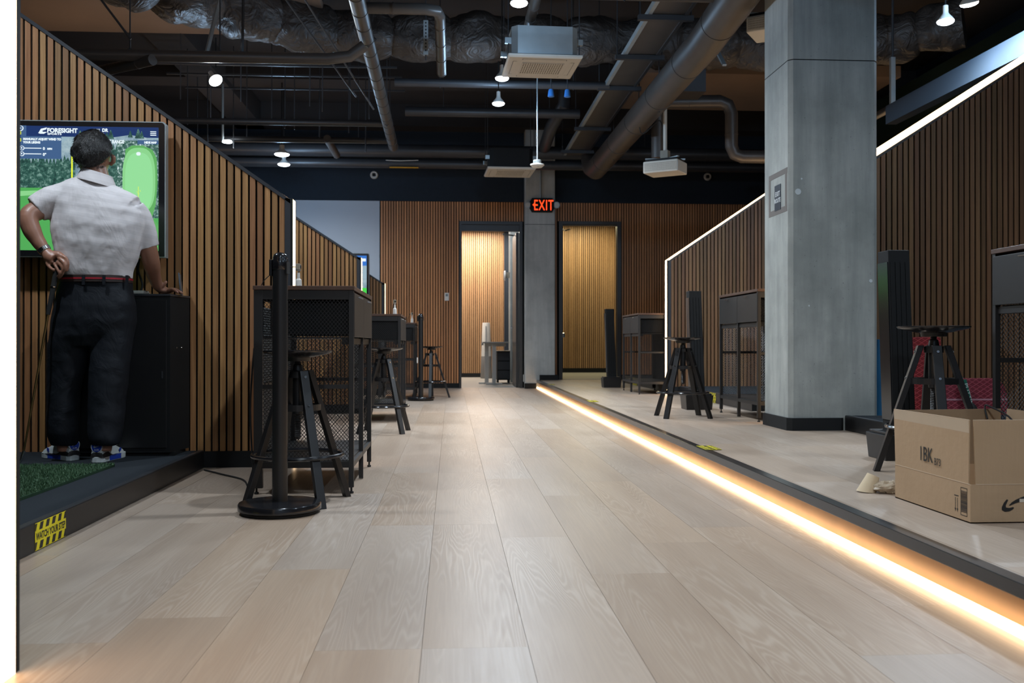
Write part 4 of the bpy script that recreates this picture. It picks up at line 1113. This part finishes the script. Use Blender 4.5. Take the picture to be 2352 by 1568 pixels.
for i, p in enumerate(P2):
    tt = (P2[min(i + 1, len(P2) - 1)] - P2[max(i - 1, 0)]).normalized()
    if i: dist += (P2[i] - P2[i - 1]).length
    u = Vector((0, 0, 1)); u = (u - tt * u.dot(tt)).normalized(); v_ = tt.cross(u)
    ring = []
    lump = abs(math.sin(dist * PI / .62)) ** .45
    for k in range(40):
        a = 2 * PI * k / 40
        q = p + (u * math.cos(a) + v_ * math.sin(a)) * .25
        nz = noise.noise(q * 4.5) * .05 + noise.noise(Vector((dist * 9, a * 1.5, 3))) * .022
        rr = .185 + .075 * lump + nz
        ring.append(p + (u * math.cos(a) + v_ * math.sin(a)) * rr)
    rs.append(ring)
MB().rings(rs).build('wrap', MT['wrap'], fd, True)
for x, y in ((-2.55, 8.9), (-1.0, 10.0), (.9, 10.15), (3.0, 10.05)):
    MB().tube([(x, y, 4.1), (x, y, CZ)], .007, 6).build('hanger_rod', MT['ductdark'], fd)
for k in range(4):
    MB().torus((0, 0, 0), .05, .006, 20, 6).build('loop_cable', MT['galv'], fd, True, loc=(4.28 + .02 * k, 9.62, 3.80 - .01 * k), rot=(R(75), 0, R(20)))
pipe('wall_side_pipe', 'straight pipe over the golfer bay with a warm-lit underside', 'pipe', [(-3.9, 7.93, 3.075), (-1.02, 7.95, 3.085), (-.84, 7.95, 3.11), (-.72, 7.95, 3.20)], .047, MT['duct'], 18, None, [(-2.62, 7.94, 3.09), (-1.9, 7.95, 3.09)])
pipe('slanted_pipe', 'short slanted pipe lit warm from below near the top of the first partition', 'pipe', [(-2.42, 7.88, 3.03), (-2.9, 8.2, 3.03), (-3.9, 8.85, 3.03)], .045, MT['duct'], 16, None, None, 0, .35)
for i, (y, z, x0, x1, r0, lb) in enumerate(((10.5, 3.60, -.62, 1.76, .045, 'horizontal dark pipe just behind the nearer cassette'), (12.5, 3.77, -.6, 1.70, .062, 'horizontal dark pipe with a blue highlight below the hanging bulbs'), (11.4, 3.35, -3.6, -.80, .038, 'dark pipe crossing above the first partition, upper of two'), (12.6, 3.40, -3.8, -.82, .040, 'dark pipe crossing above the first partition, lower of two'))):
    pipe('ceiling_pipe', lb, 'pipe', [(x0, y, z), (x1, y, z)], r0, MT['ductdark'], 16, None, [(x0 + .5, y, z), (x1 - .4, y, z)])
pipe('ceiling_pipe', 'short brown pipe running back from a crossing pipe, left of the spiral duct', 'pipe', [(-1.62, 12.55, 3.41), (-1.62, 13.6, 3.40)], .05, MT['duct'])
pipe('back_duct', 'long round blue-lit duct across the far wall', 'duct', [(-4.6, 14.55, 3.665), (6.2, 14.55, 3.665)], .098, MT['ductdark'], 24, None, [(-2, 14.55, 3.665), (3, 14.55, 3.665)], 0, 1.9)
pipe('lower_back_duct', 'long lower duct under the blue-lit one, with yellow tape', 'duct', [(-4.6, 14.68, 3.495), (6.2, 14.68, 3.495)], .072, MT['ductdark'], 20)
MB().box(-.94, -.50, 14.60, 14.64, 3.418, 3.432).build('yellow_tape', plain('tape_amber', (.55, .28, .01), .6), bpy.data.objects['lower_back_duct'])
MB().tube([(-1.0, 14.62, 3.535), (-.8, 14.60, 3.525), (-.66, 14.60, 3.53), (-.5, 14.6, 3.535)], .006, 6, smooth_n=5).build('tape_scrap', MT['white'], bpy.data.objects['lower_back_duct'])
pipe('elbow_pipe', 'brown pipe with elbows stepping down behind the big concrete column', 'pipe',
     [(2.42, 11.0, 2.9), (2.42, 11.0, 3.45), (2.46, 11.0, 3.53), (2.54, 11.0, 3.56), (3.16, 11.0, 3.58), (3.26, 11.0, 3.54), (3.30, 11.0, 3.44), (3.30, 11.0, 3.05), (3.34, 11.0, 2.96), (3.42, 11.0, 2.93), (4.9, 11.0, 2.93)], .075, MT['duct'], 20, None, None, 0, .5)
pipe('drain_pipe', 'vertical dark drain pipe above the far column', 'pipe', [(1.55, 12.9, 4.27), (1.55, 12.9, 4.0), (1.42, 13.4, 3.8), (1.42, 14.4, 3.72)], .09, MT['ductdark'], 18)
# thin rod racks
rk = thing('rod_rack', 'rack of thin black hanging rods and rails above the first partition', 'rack', (0, 0, 0))
random.seed(21)
for k in range(16):
    x = -3.1 + k * .155 + random.uniform(-.03, .03); y = random.choice((10.6, 11.6, 12.4))
    MB().tube([(x, y, random.uniform(3.2, 3.4)), (x, y, CZ)], .007, 5).build('rod', MT['ductdark'], rk)
for y, z in ((10.6, 3.78), (11.6, 3.95), (12.4, 4.0)): MB().box(-3.4, -.6, y - .012, y + .012, z, z + .02).build('rail', MT['ductdark'], rk)
br = thing('strut_brace', 'perforated diagonal strut brace above the warm-lit pipe', 'brace', (0, 0, 0))
MB().tube([(-2.02, 7.95, 3.06), (-1.94, 8.2, 3.75), (-1.90, 8.3, CZ)], .018, 4).build('strut', MT['galv'], br)
MB().tube([(-1.72, 7.95, 3.10), (-1.70, 8.0, CZ)], .012, 4).build('strut', MT['ductdark'], br)
for (a, b) in (((-1.7, 8.5, 4.1), (-.95, 9.6, 3.2)), ((-1.5, 8.5, 4.1), (-.8, 9.9, 3.15)), ((-2.9, 7.9, 3.6), (-2.6, 7.9, 3.2))):
    MB().tube([a, b], .009, 6).build('brace_rod', MT['ductdark'], br)
ub = thing('slotted_channel', 'short slotted metal channel hanging left of the branch duct', 'bracket', (-.22, 8.3, 3.24))
MB().box(-.02, .02, -.01, .01, 0, .30).build('channel', MT['galv'], ub)
m = MB()
for k in range(9): m.box(-.006, .006, -.012, -.0095, .03 + k * .03, .045 + k * .03)
m.build('slots', MT['ink'], ub)
MB().tube([(0, 0, -.05), (0, 0, CZ - 3.24)], .005, 6).build('rod', MT['ductdark'], ub)
ub2 = thing('slotted_channel', 'angled slotted channel right of the thick duct', 'bracket', (2.72, 9.3, 3.50)); ub2.rotation_euler = (R(-50), 0, 0)
MB().box(-.02, .02, -.01, .01, 0, .42).build('channel', MT['galv'], ub2)
MB().tube([(0, 0, .40), (0, .42 * 1.19, .40 + .42 * 1.0 + .2)], .006, 6).build('rod', MT['ductdark'], ub2)
# hanging access point
apn = thing('ceiling_sensor', 'white dome device hanging on a thin rod above the exit sign', 'sensor', (.91, 10.0, 2.60))
MB().lathe([(.02, .028 - .045), (.05, -.012), (.074, .010), (.073, .022), (.05, .024)], 32).build('dome', MT['white'], apn, True)
MB().lathe([(.040, .024), (.043, .028), (.043, .062), (.038, .066)], 24).build('mount', MT['galv'], apn, True)
MB().tube([(0, 0, .06), (0, 0, CZ - 2.6)], .0065, 10).build('rod', MT['galv'], apn)
MB().box(-.006, .014, -.052, -.03, -.012, -.004).build('lens', MT['ink'], apn)
for x, y in ((1.03, 9.75), (1.20, 9.75)):
    s = thing('spot_head', 'small unlit spot head behind the nearer cassette, %s of two' % ('left' if x < 1.1 else 'right'), 'lamp', (x, y, 3.27), 0, 'small spot heads')
    MB().lathe([(.02, 0), (.034, .005), (.026, .07), (.02, .08)], 16).build('shade', plain('blue_lit_shade', (.05, .22, .60), .3) if 'blue_lit_shade' not in bpy.data.materials else bpy.data.materials['blue_lit_shade'], s, True)  # blue glow on the small heads is put into the shade colour
    MB().tube([(0, 0, .08), (0, 0, CZ - 3.27)], .006, 6).build('stem', MT['ductdark'], s)
# projectors
def projector(label, loc, rz, top):
    r = thing('projector', label, 'projector', loc, rz, 'ceiling projectors')
    MB().box(-.20, .20, -.155, .155, 0, .13).build('case', MT['cream'], r, bev=.012, seg=3)
    m = MB().box(-.185, .185, -.158, -.1545, .02, .112).build('vent_plate', MT['grille'], r)
    g = MB()
    for k in range(32): g.box(-.185 + k * .0118, -.180 + k * .0118, -.160, -.157, .02, .112)
    for k in range(6): g.box(-.185, .185, -.160, -.157, .02 + k * .0175, .024 + k * .0175)
    g.build('vent_bars', MT['cream'], m, stuff=True)
    MB().box(-.18, .18, -.13, .13, .13, .155).build('top_plate', MT['matte'], r)
    for a in (30, -30, 150, 210):
        MB().box(0, .22, -.013, .013, .158, .172).build('mount_arm', MT['galv'], r, rot=(0, 0, R(a)))
    MB().box(-.045, .045, -.04, .04, .17, .26).build('gimbal', MT['grille'], r, bev=.006)
    MB().tube([(0, 0, .25), (0, 0, top)], .021, 16).build('pole', MT['cream'], r, True)
    return r
p1 = projector('cream ceiling projector on a pole left of the big concrete column', (2.36, 10.35, 2.595), R(-33), .86)
MB().tube([(-.02, 0, .30), (-.06, .0, .6), (-.30, .03, .5), (-.32, .03, 1.1)], .005, 6, smooth_n=6).build('power_cord', MT['black_rubber'], p1)
projector('cream projector mostly hidden behind the top of the big concrete column', (2.60, 7.45, 3.20), R(-33), 1.3)
MB().box(2.28, 2.44, 10.2, 10.5, 3.45, 3.62)
tag(MB().box(2.30, 2.75, 10.1, 10.45, 3.45, 3.70).build('junction_housing', MT['ductdark'], None), 'dark angular housing above the projector pole', 'box')
# long beam over the right bays
bm_ = thing('screen_beam', 'long blue-grey box beam running over the right bays at upper right', 'beam', (0, 0, 0))
MB().box(4.39, 4.50, 2.5, 9.34, 2.943, 3.127).build('beam_case', plain('beam_paint', (.045, .064, .088), .42, 0, .5, .1, 3), bm_)
MB().box(4.405, 4.45, 9.25, 9.29, 3.12, 3.60).build('hanger_bar', MT['galv'], bm_)
MB().tube([(4.43, 9.27, 3.6), (4.43, 9.27, CZ)], .012, 6).build('hanger_rod', MT['ductdark'], bm_)
pipe('side_pipe', 'dark pipe parallel to the blue-grey beam behind it', 'pipe', [(4.8, 3, 3.3), (4.8, 14, 3.3)], .04, MT['ductdark'])
# dark netting wall at bay ends
for x, n_ in ((5.9, 'right'), (-5.6, 'left')):
    c = tag(MB().box(x, x + .03, 2.4, 14.2, .26 if x > 0 else .12, 4.1).build('bay_screen', plain('bay_screen_' + n_, (.012, .020, .013), .9, 0, .1), None), 'dark impact screen closing the bays on the far ' + n_, 'screen')

# ------------------------------------------------------------------ golfer
def mp(px, py, Y=5.18, dz=0):
    k = 2241.9 / Y
    return Vector(((px - 1036) / k, Y, .72 + (790 - py) / k + dz))
BASE = Vector((-1.93, 5.18, .10))
def ering(px0, px1, py, Y=5.18, ry=.11, e=.85, n=32, tilt=0, fw=0):
    a = mp(px0, py, Y); b = mp(px1, py, Y); c = (a + b) / 2; rx = (b.x - a.x) / 2; o = []
    for k in range(n):
        t_ = 2 * PI * k / n; cs, sn = math.cos(t_), math.sin(t_)
        x = rx * math.copysign(abs(cs) ** e, cs); y = ry * math.copysign(abs(sn) ** e, sn)
        o.append(Vector((c.x + x, Y + y, c.z + tilt * x)))
    return o
def remeshed(mb, name, mat, parent, vox, smooth=6, disp=None):
    mb.v = [tuple(Vector(p) - BASE) for p in mb.v]
    o = mb.build(name, mat, parent)
    if parent is None: o.location = BASE
    r_ = o.modifiers.new('fuse', 'REMESH'); r_.mode = 'VOXEL'; r_.voxel_size = vox; r_.use_smooth_shade = True
    s_ = o.modifiers.new('relax', 'SMOOTH'); s_.iterations = smooth; s_.factor = .5
    if disp:
        for i, (size, st) in enumerate(disp):
            tx = bpy.data.textures.new(name + '_folds%d' % i, 'CLOUDS'); tx.noise_scale = size; tx.noise_depth = 2
            d_ = o.modifiers.new('folds', 'DISPLACE'); d_.texture = tx; d_.strength = st; d_.mid_level = .5; d_.texture_coords = 'LOCAL'
    return o
SKIN = None
def skin():
    m, nt, b = nmat('skin'); v = coords(nt); f = noise_n(nt, v, 14, 4)
    L(nt, mixc(nt, f, (.26, .120, .075), (.36, .175, .115)), b.inputs['Base Color'])
    b.inputs['Roughness'].default_value = .42; b.inputs['Subsurface Weight'].default_value = .08
    b.inputs['Subsurface Radius'].default_value = (.01, .004, .002); return m
SKIN = skin()
m = MB()
HC = mp(214, 357, 5.20)
# head: skull, face, jaw, nose, ears, neck
m.ell(HC, (.082, .100, .118), 28, 18)
m.ell(HC + Vector((-.018, .045, -.045)), (.062, .062, .075), 24, 14)
m.ell(HC + Vector((-.040, .070, -.085)), (.036, .036, .030), 16, 10)
m.tube([HC + Vector((-.045, .100, .008)), HC + Vector((-.058, .124, -.030))], [.010, .014], 10)
m.ell(HC + Vector((-.050, .108, -.052)), (.022, .012, .007), 12, 8)
for s_ in (-1, 1):
    m.ell(HC + Vector((-.042 + s_ * .030, .090 - s_ * .012, .006)), (.014, .012, .009), 12, 8)
m.tube([HC + Vector((-.080, .0, -.030)), HC + Vector((-.092, -.008, -.012)), HC + Vector((-.092, -.010, .012)), HC + Vector((-.083, -.004, .024))], [.010, .013, .014, .008], 10)
m.tube([HC + Vector((.083, .015, -.045)), HC + Vector((.103, .006, -.028)), HC + Vector((.104, .004, -.004)), HC + Vector((.088, .010, .010))], [.009, .012, .013, .008], 10)
m.tube([mp(214, 375, 5.19), mp(222, 405, 5.185), mp(228, 440, 5.18)], [.062, .062, .075], 20)
# trunk and legs inside the clothes
m.rings([ering(165, 285, 440, ry=.07), ering(140, 310, 500, ry=.09), ering(140, 300, 560, ry=.09), ering(150, 292, 630, ry=.08), ering(140, 295, 700, ry=.08), ering(150, 285, 760, ry=.07)])
m.tube([mp(170, 740), mp(148, 880, 5.19), mp(148, 1000, 5.2), mp(150, 1035, 5.21)], [.075, .052, .038, .036], 16)
m.tube([mp(262, 740), mp(252, 880, 5.15), mp(242, 1000, 5.12), mp(240, 1035, 5.12)], [.075, .052, .038, .036], 16)
# left arm, elbow out, hand on the club
m.tube([mp(150, 462, 5.18), mp(98, 480, 5.13), mp(70, 497, 5.08), mp(76, 527, 5.07), mp(92, 556, 5.07), mp(107, 577, 5.07)], [.060, .052, .049, .046, .036, .027], 20, smooth_n=5)
m.tube([mp(106, 576, 5.07), mp(116, 589, 5.065), mp(128, 596, 5.06)], [.026, .034, .034], 16)
m.tube([mp(120, 584, 5.065), mp(138, 586, 5.055), mp(150, 592, 5.05)], [.022, .020, .012], 12)
def fing(P_, r0): m.tube(P_, [r0, r0 * .97, r0 * .92, r0 * .8][:len(P_)], 10, smooth_n=3); m.ell(P_[-1], (r0 * .8,) * 3, 8, 6)
fing([mp(138, 586, 5.05), mp(152, 592, 5.04), mp(157, 606, 5.04), mp(155, 621, 5.045)], .0100)
fing([mp(136, 592, 5.045), mp(149, 604, 5.03), mp(150, 618, 5.032), mp(143, 628, 5.05)], .0095)
fing([mp(132, 600, 5.045), mp(145, 614, 5.035), mp(145, 628, 5.04), mp(138, 638, 5.06)], .0090)
fing([mp(124, 602, 5.05), mp(134, 618, 5.035), mp(138, 630, 5.04), mp(132, 636, 5.06)], .0082)
fing([mp(112, 590, 5.06), mp(111, 604, 5.05), mp(118, 615, 5.045), mp(127, 621, 5.045)], .0105)
# right arm down to the cabinet top
m.tube([mp(315, 495, 5.19), mp(334, 560, 5.24), mp(344, 598, 5.28), mp(350, 630, 5.36)], [.060, .050, .046, .037], 20, smooth_n=4)
m.tube([mp(350, 630, 5.36), Vector((-1.640, 5.43, 1.045))], [.037, .029], 16)
m.tube([Vector((-1.640, 5.43, 1.046)), Vector((-1.628, 5.455, 1.030)), Vector((-1.605, 5.470, 1.022))], [.028, .026, .020], 14)
m.ell((-1.610, 5.465, 1.020), (.040, .042, .018), 16, 10)
for k, (dy, ln) in enumerate(((-.030, .058), (-.010, .070), (.012, .066), (.032, .050))):
    b0 = Vector((-1.585, 5.465 + dy, 1.020))
    fing([b0, b0 + Vector((ln * .4, dy * .2, .009)), b0 + Vector((ln * .75, dy * .4, .0)), b0 + Vector((ln, dy * .5, -.012))], .0095)
fing([Vector((-1.625, 5.435, 1.03)), Vector((-1.605, 5.425, 1.050)), Vector((-1.592, 5.425, 1.068))], .0105)
person = remeshed(m, 'person', SKIN, None, .0042, 4)
tag(person, 'man in white polo and dark trousers seen from behind, holding a club, leaning on cabinet', 'person')
# hair
def hairm():
    mm, nt, b = nmat('hair'); v = coords(nt, (1, 1, .5)); f = noise_n(nt, v, 70, 5, .7)
    g = noise_n(nt, coords(nt), 9, 2)
    c = mixc(nt, ramp(nt, f, [(.5, (0, 0, 0)), (.75, (1, 1, 1))]), (.008, .007, .007), (.07, .07, .07))
    L(nt, c, b.inputs['Base Color']); b.inputs['Roughness'].default_value = .45; bump(nt, b, f, .006, .8); return mm
HM = hairm()
def hpt(a, b, ex=0):    # a: elevation, b: azimuth around head (0 = toward +x, -pi/2 = back)
    d = Vector((math.cos(a) * math.cos(b), math.cos(a) * math.sin(b), math.sin(a)))
    c = HC + Vector((0, -.006, .010))
    q = c + Vector((d.x * .103, d.y * .112, d.z * .124))
    n_ = noise.noise(q * 22) * .010 + noise.noise(q * 60) * .007
    return q + d * (n_ + ex), d
rs = []
for j in range(0, 26):
    ring = []
    for k in range(48):
        b = 2 * PI * k / 48
        back = max(0, -math.sin(b))                       # lower hairline at the back
        low = -.10 - .86 * back if math.sin(b) < 0 else .15 + .35 * math.sin(b)
        if abs(math.sin(b)) < .35: low = min(low, -.05) if math.sin(b) < 0 else .1
        a = PI / 2 - .03 - (PI / 2 - .03 - low) * j / 25
        q, d = hpt(a, b, .0 if j < 23 else -.004 * (j - 22) * 1.5)
        ring.append(q - BASE)
    rs.append(ring)
rs.append([(Vector(p) + BASE - HC) * .80 + HC - BASE for p in rs[-1]])
hair = MB().rings(rs).build('hair', HM, person, True)
m = MB(); random.seed(4)
for _ in range(5200):
    b = random.uniform(PI * .92, 2 * PI * 1.04); a = random.uniform(-.75 if math.sin(b) < -.5 else -.1, PI / 2)
    if random.random() < .3: b = random.uniform(0, 2 * PI); a = random.uniform(.6, PI / 2)
    q, d = hpt(a, b, -.003)
    tng = Vector((random.uniform(-1, 1), random.uniform(-.4, .4), random.uniform(-1.2, .3) if a < .9 else random.uniform(-.3, .3)))
    tng = (tng - d * tng.dot(d)).normalized() * random.uniform(.012, .024)
    sd = d.cross(tng).normalized() * .0007
    e1 = q + tng * .5 + d * random.uniform(.002, .006); e2 = q + tng + d * random.uniform(.0, .007)
    m.quad([q - sd - BASE, q + sd - BASE, e1 + sd - BASE, e1 - sd - BASE]); m.quad([e1 - sd - BASE, e1 + sd - BASE, e2 - BASE])
m.build('hair_strands', HM, hair, stuff=True)
# shirt
def shirtm():
    mm, nt, b = nmat('polo_fabric'); tc = N(nt, 'ShaderNodeTexCoord'); sp = N(nt, 'ShaderNodeSeparateXYZ'); L(nt, tc.outputs['Object'], sp.inputs[0])
    z = math_n(nt, 'ADD', sp.outputs[2], math_n(nt, 'MULTIPLY', sp.outputs[0], .16))
    w1 = math_n(nt, 'FRACT', math_n(nt, 'MULTIPLY', z, 21.0))
    grp = math_n(nt, 'LESS_THAN', w1, .42)
    ln = math_n(nt, 'SINE', math_n(nt, 'MULTIPLY', w1, 2 * PI * 3 / .42))
    g = math_n(nt, 'MULTIPLY', grp, math_n(nt, 'GREATER_THAN', ln, .35))
    L(nt, mixc(nt, math_n(nt, 'MULTIPLY', g, .4), (.68, .64, .645), (.40, .38, .385)), b.inputs['Base Color'])
    b.inputs['Roughness'].default_value = .75; b.inputs['Specular IOR Level'].default_value = .25
    v = coords(nt, (1, 1, .6)); f = noise_n(nt, v, 7, 3, .45, 1.0)
    bump(nt, b, f, .03, .4); return mm
SM = shirtm()
m = MB()
m.rings([ering(192, 266, 412, 5.185, .062, 1, tilt=-.3), ering(162, 292, 428, 5.185, .085, 1, tilt=-.28), ering(134, 316, 446, 5.18, .105, .95, tilt=-.22), ering(122, 333, 478, 5.17, .122, .9, tilt=-.12), ering(120, 333, 520, 5.165, .130, .88), ering(126, 322, 560, 5.165, .126, .88), ering(132, 312, 595, 5.17, .120, .88), ering(140, 303, 622, 5.175, .116, .88), ering(144, 300, 640, 5.18, .108, .88)])
m.tube([mp(160, 452, 5.18), mp(120, 464, 5.155), mp(86, 482, 5.125)], [.085, .080, .070], 22, smooth_n=5)
m.tube([mp(296, 482, 5.18), mp(320, 516, 5.21), mp(336, 566, 5.25)], [.084, .076, .060], 22, smooth_n=5)
m.tube([mp(155, 455, 5.18), mp(222, 446, 5.18), mp(300, 484, 5.18)], [.078, .085, .088], 20, smooth_n=5)
shirt = remeshed(m, 'polo_shirt', SM, person, .0065, 5, [(.18, .022), (.07, .007)])
m = MB()
cr = []
for j, (dy, ex) in enumerate(((0, 0), (-1, .002), (-1, .010), (0, .013), (.35, .009))):
    pass
c0 = mp(222, 412, 5.185)
rs = []
for z_, rr in ((.004, .066), (.038, .062), (.040, .069), (-.022, .092), (-.024, .084)):
    rs.append([c0 - BASE + Vector((math.cos(2 * PI * k / 36) * rr * 1.12, math.sin(2 * PI * k / 36) * rr * 1.05, z_ - .30 * math.cos(2 * PI * k / 36) * rr)) for k in range(36)])
MB().rings(rs, closed=True).build('collar', SM, shirt, True)
# trousers
def trm():
    mm, nt, b = nmat('trouser_fabric'); v = coords(nt, (1, 1, .8)); f = noise_n(nt, v, 9, 4, .5, 1.2)
    b.inputs['Base Color'].default_value = (.009, .011, .015, 1); b.inputs['Roughness'].default_value = .6
    b.inputs['Specular IOR Level'].default_value = .22; bump(nt, b, f, .025, .35); return mm
TM = trm()
m = MB()
m.rings([ering(143, 299, 640, ry=.108), ering(137, 301, 665, ry=.112), ering(130, 307, 700, ry=.125), ering(124, 307, 735, ry=.128), ering(120, 303, 770, ry=.115), ering(122, 298, 795, ry=.09)])
def leg(pts):
    m.rings([ering(a, b, y, Y, ry, 1, 26) for a, b, y, Y, ry in pts])
leg([(120, 212, 760, 5.18, .105), (113, 207, 800, 5.185, .100), (109, 196, 850, 5.19, .092), (108, 184, 900, 5.195, .086), (110, 182, 950, 5.2, .082), (112, 184, 995, 5.205, .080), (116, 183, 1010, 5.21, .072), (122, 181, 1022, 5.215, .064)])
leg([(208, 304, 760, 5.18, .105), (208, 300, 800, 5.17, .100), (207, 295, 850, 5.16, .094), (206, 288, 900, 5.15, .088), (205, 285, 950, 5.14, .084), (203, 279, 990, 5.13, .080), (204, 276, 1008, 5.12, .070), (208, 272, 1022, 5.12, .062)])
trs = remeshed(m, 'trousers', TM, person, .0075, 6, [(.22, .022), (.07, .005)])
ring = ering(196, 220, 0)
belt = MB().rings([ering(143, 300, 650, ry=.115, e=.9), ering(141, 301, 649, ry=.119, e=.9), ering(141, 301, 634, ry=.119, e=.9), ering(143, 300, 633, ry=.114, e=.9)]).xf(Matrix.Translation(-BASE)).build('belt', plain('belt_brown', (.03, .018, .015), .5), person, True)
MB().rings([ering(140.5, 301.5, 643.5, ry=.1205, e=.9), ering(140.5, 301.5, 639.5, ry=.1205, e=.9)], cap=False).xf(Matrix.Translation(-BASE)).build('red_stripe', plain('belt_red', (.32, .008, .02), .6), belt)
m = MB()
for px in (192, 238, 290):
    c = mp(px, 642, 5.18 - .122 if px < 280 else 5.18 - .07) - BASE; MB().box(c.x - .007, c.x + .007, c.y - .004, c.y + .004, c.z - .026, c.z + .024).build('belt_loop', TM, trs)
wt = MB()
c = mp(104, 573, 5.07) - BASE; ax = (mp(107, 577, 5.07) - mp(92, 556, 5.07)).normalized()
MB().tube([c - ax * .011, c - ax * .009, c + ax * .009, c + ax * .011], [.031, .033, .032, .030], 24).build('wristwatch', MT['chrome'], person, True)
# shoes
WHT = plain('shoe_white', (.50, .54, .54), .6); BLU = plain('shoe_blue', (.012, .045, .36), .55); BLK = plain('shoe_black', (.012, .012, .013), .6)
def shoe(loc, rz, side):
    r = MB()
    out = [(0, -.045), (.022, -.042), (.037, -.025), (.038, .03), (.040, .09), (.048, .15), (.050, .19), (.042, .225), (.022, .248), (0, .252), (-.020, .248), (-.038, .228), (-.046, .19), (-.045, .15), (-.038, .09), (-.038, .03), (-.037, -.025), (-.022, -.042)]
    def up(sec, z0):
        rs = []
        for y, wx, h in sec:
            rs.append([(wx * math.cos(a) * (1.0 if math.sin(a) < .2 else .92), y, z0 + (h - z0) * max(0, math.sin(a)) ** .8) for a in [PI * k / 14 for k in range(15)]])
        return MB().rings(rs)
    root = up([(-.040, .022, .085), (-.036, .033, .098), (-.01, .036, .092), (.03, .036, .080), (.06, .038, .098), (.09, .040, .105), (.13, .043, .085), (.17, .046, .068), (.21, .042, .055), (.238, .028, .045), (.246, .014, .038)], .026).build('shoe', WHT, person, True, loc=Vector(loc) - BASE, rot=(0, 0, rz))
    s = MB().prism_xy(out, 0, .031).build('sole', WHT, root, bev=.003)
    MB().prism_xy([(x * 1.02, y * 1.0 + .0) for x, y in out if .02 < y < .16], .004, .030).build('blue_insert', BLU, root)
    up([(-.043, .024, .054), (-.038, .036, .060), (-.01, .0385, .072), (.03, .0385, .070), (.08, .0415, .050), (.15, .048, .042), (.21, .044, .038), (.243, .026, .034)], .027).build('mudguard', BLK, root, True)
    hp = [(.026 * math.cos(a), .083 + (.022 if math.sin(a) > 0 else .030) * math.sin(a)) for a in [2 * PI * k / 24 for k in range(24)]]
    hr = [(.031 * math.cos(a), .083 + (.026 if math.sin(a) > 0 else .035) * math.sin(a)) for a in [2 * PI * k / 24 for k in range(24)]]
    o = MB().prism_xz(hr, -.0455, -.034).build('heel_rim', WHT, root); o.rotation_euler = (R(-4), 0, 0)
    h = MB().prism_xz(hp, -.0475, -.045).build('heel_patch', BLU, root); h.rotation_euler = (R(-4), 0, 0)
    text('AIR', .0125, WHT, h, frame((0, -.048, .060), (1, 0, 0), (0, 0, 1)), 'lettering', 1.1, .0003, .0002, 'CENTER', 1.25)
    MB().prism_xz([(-.017, .080), (-.012, .074), (.018, .087), (-.006, .081), (-.012, .086)], -.0482, -.0475).build('tick_mark', WHT, h)
    text('NIKE', .0115, WHT, h, frame((0, -.048, .089), (1, 0, 0), (0, 0, 1)), 'lettering', 1.1, .0003, .0004, 'CENTER')
    MB().prism_xz([(0, 0), (.02, .01), (.018, .026), (-.002, .02)], -.001, .001).build('side_patch', BLU, root, loc=(side * .044, .14, .036), rot=(0, 0, PI / 2))
    MB().tube([(0, .085, .106), (side * .02, .07, .12), (side * .035, .05, .115), (side * .03, .04, .10)], .0035, 6, smooth_n=4).build('lace', WHT, root, True)
    m = MB()
    for k in range(4): m.tube([(-.022, .10 + k * .02, .100 - k * .009), (0, .102 + k * .02, .107 - k * .009), (.022, .10 + k * .02, .100 - k * .009)], .003, 6)
    m.build('laces', WHT, root, True)
    return root
shoe((-2.030, 5.215, .1005), R(50), -1)
shoe((-1.843, 5.125, .1005), R(-4), 1)
# club
ct = mp(136, 597, 5.055); cm = mp(113, 722, 5.06); cb = mp(60, 1034, 5.06)
club = thing('golf_club', 'iron golf club in the golfer left hand, reaching down to the turf', 'club', tuple(cb))
def cl(p): return Vector(p) - cb
MB().tube([cl(ct), cl(ct.lerp(cm, .04)), cl(cm)], [.0125, .0150, .0105], 14).build('grip', MT['black_rubber'], club, True)
MB().tube([cl(cm.lerp(ct, .52)), cl(cm.lerp(ct, .50))], .0158, 14).build('grip_ring', MT['chrome'], club, True)
MB().tube([cl(cm), cl(cb)], [.0068, .0050], 12).build('shaft', plain('shaft_bronze', (.22, .16, .07), .3, .9), club, True)
hd_ = MB().tube([cl(cb), Vector((-.012, -.004, -.045)), Vector((-.026, -.008, -.062))], [.0075, .0085, .010], 10).build('hosel', MT['chrome'], club, True)
MB().hexa([(-.105, -.030, -.076), (-.020, -.006, -.076), (-.016, .010, -.076), (-.10, -.012, -.076), (-.105, -.016, -.022), (-.024, .002, -.048), (-.022, .006, -.048), (-.104, -.012, -.022)]).build('club_head', MT['chrome'], club, bev=.002)
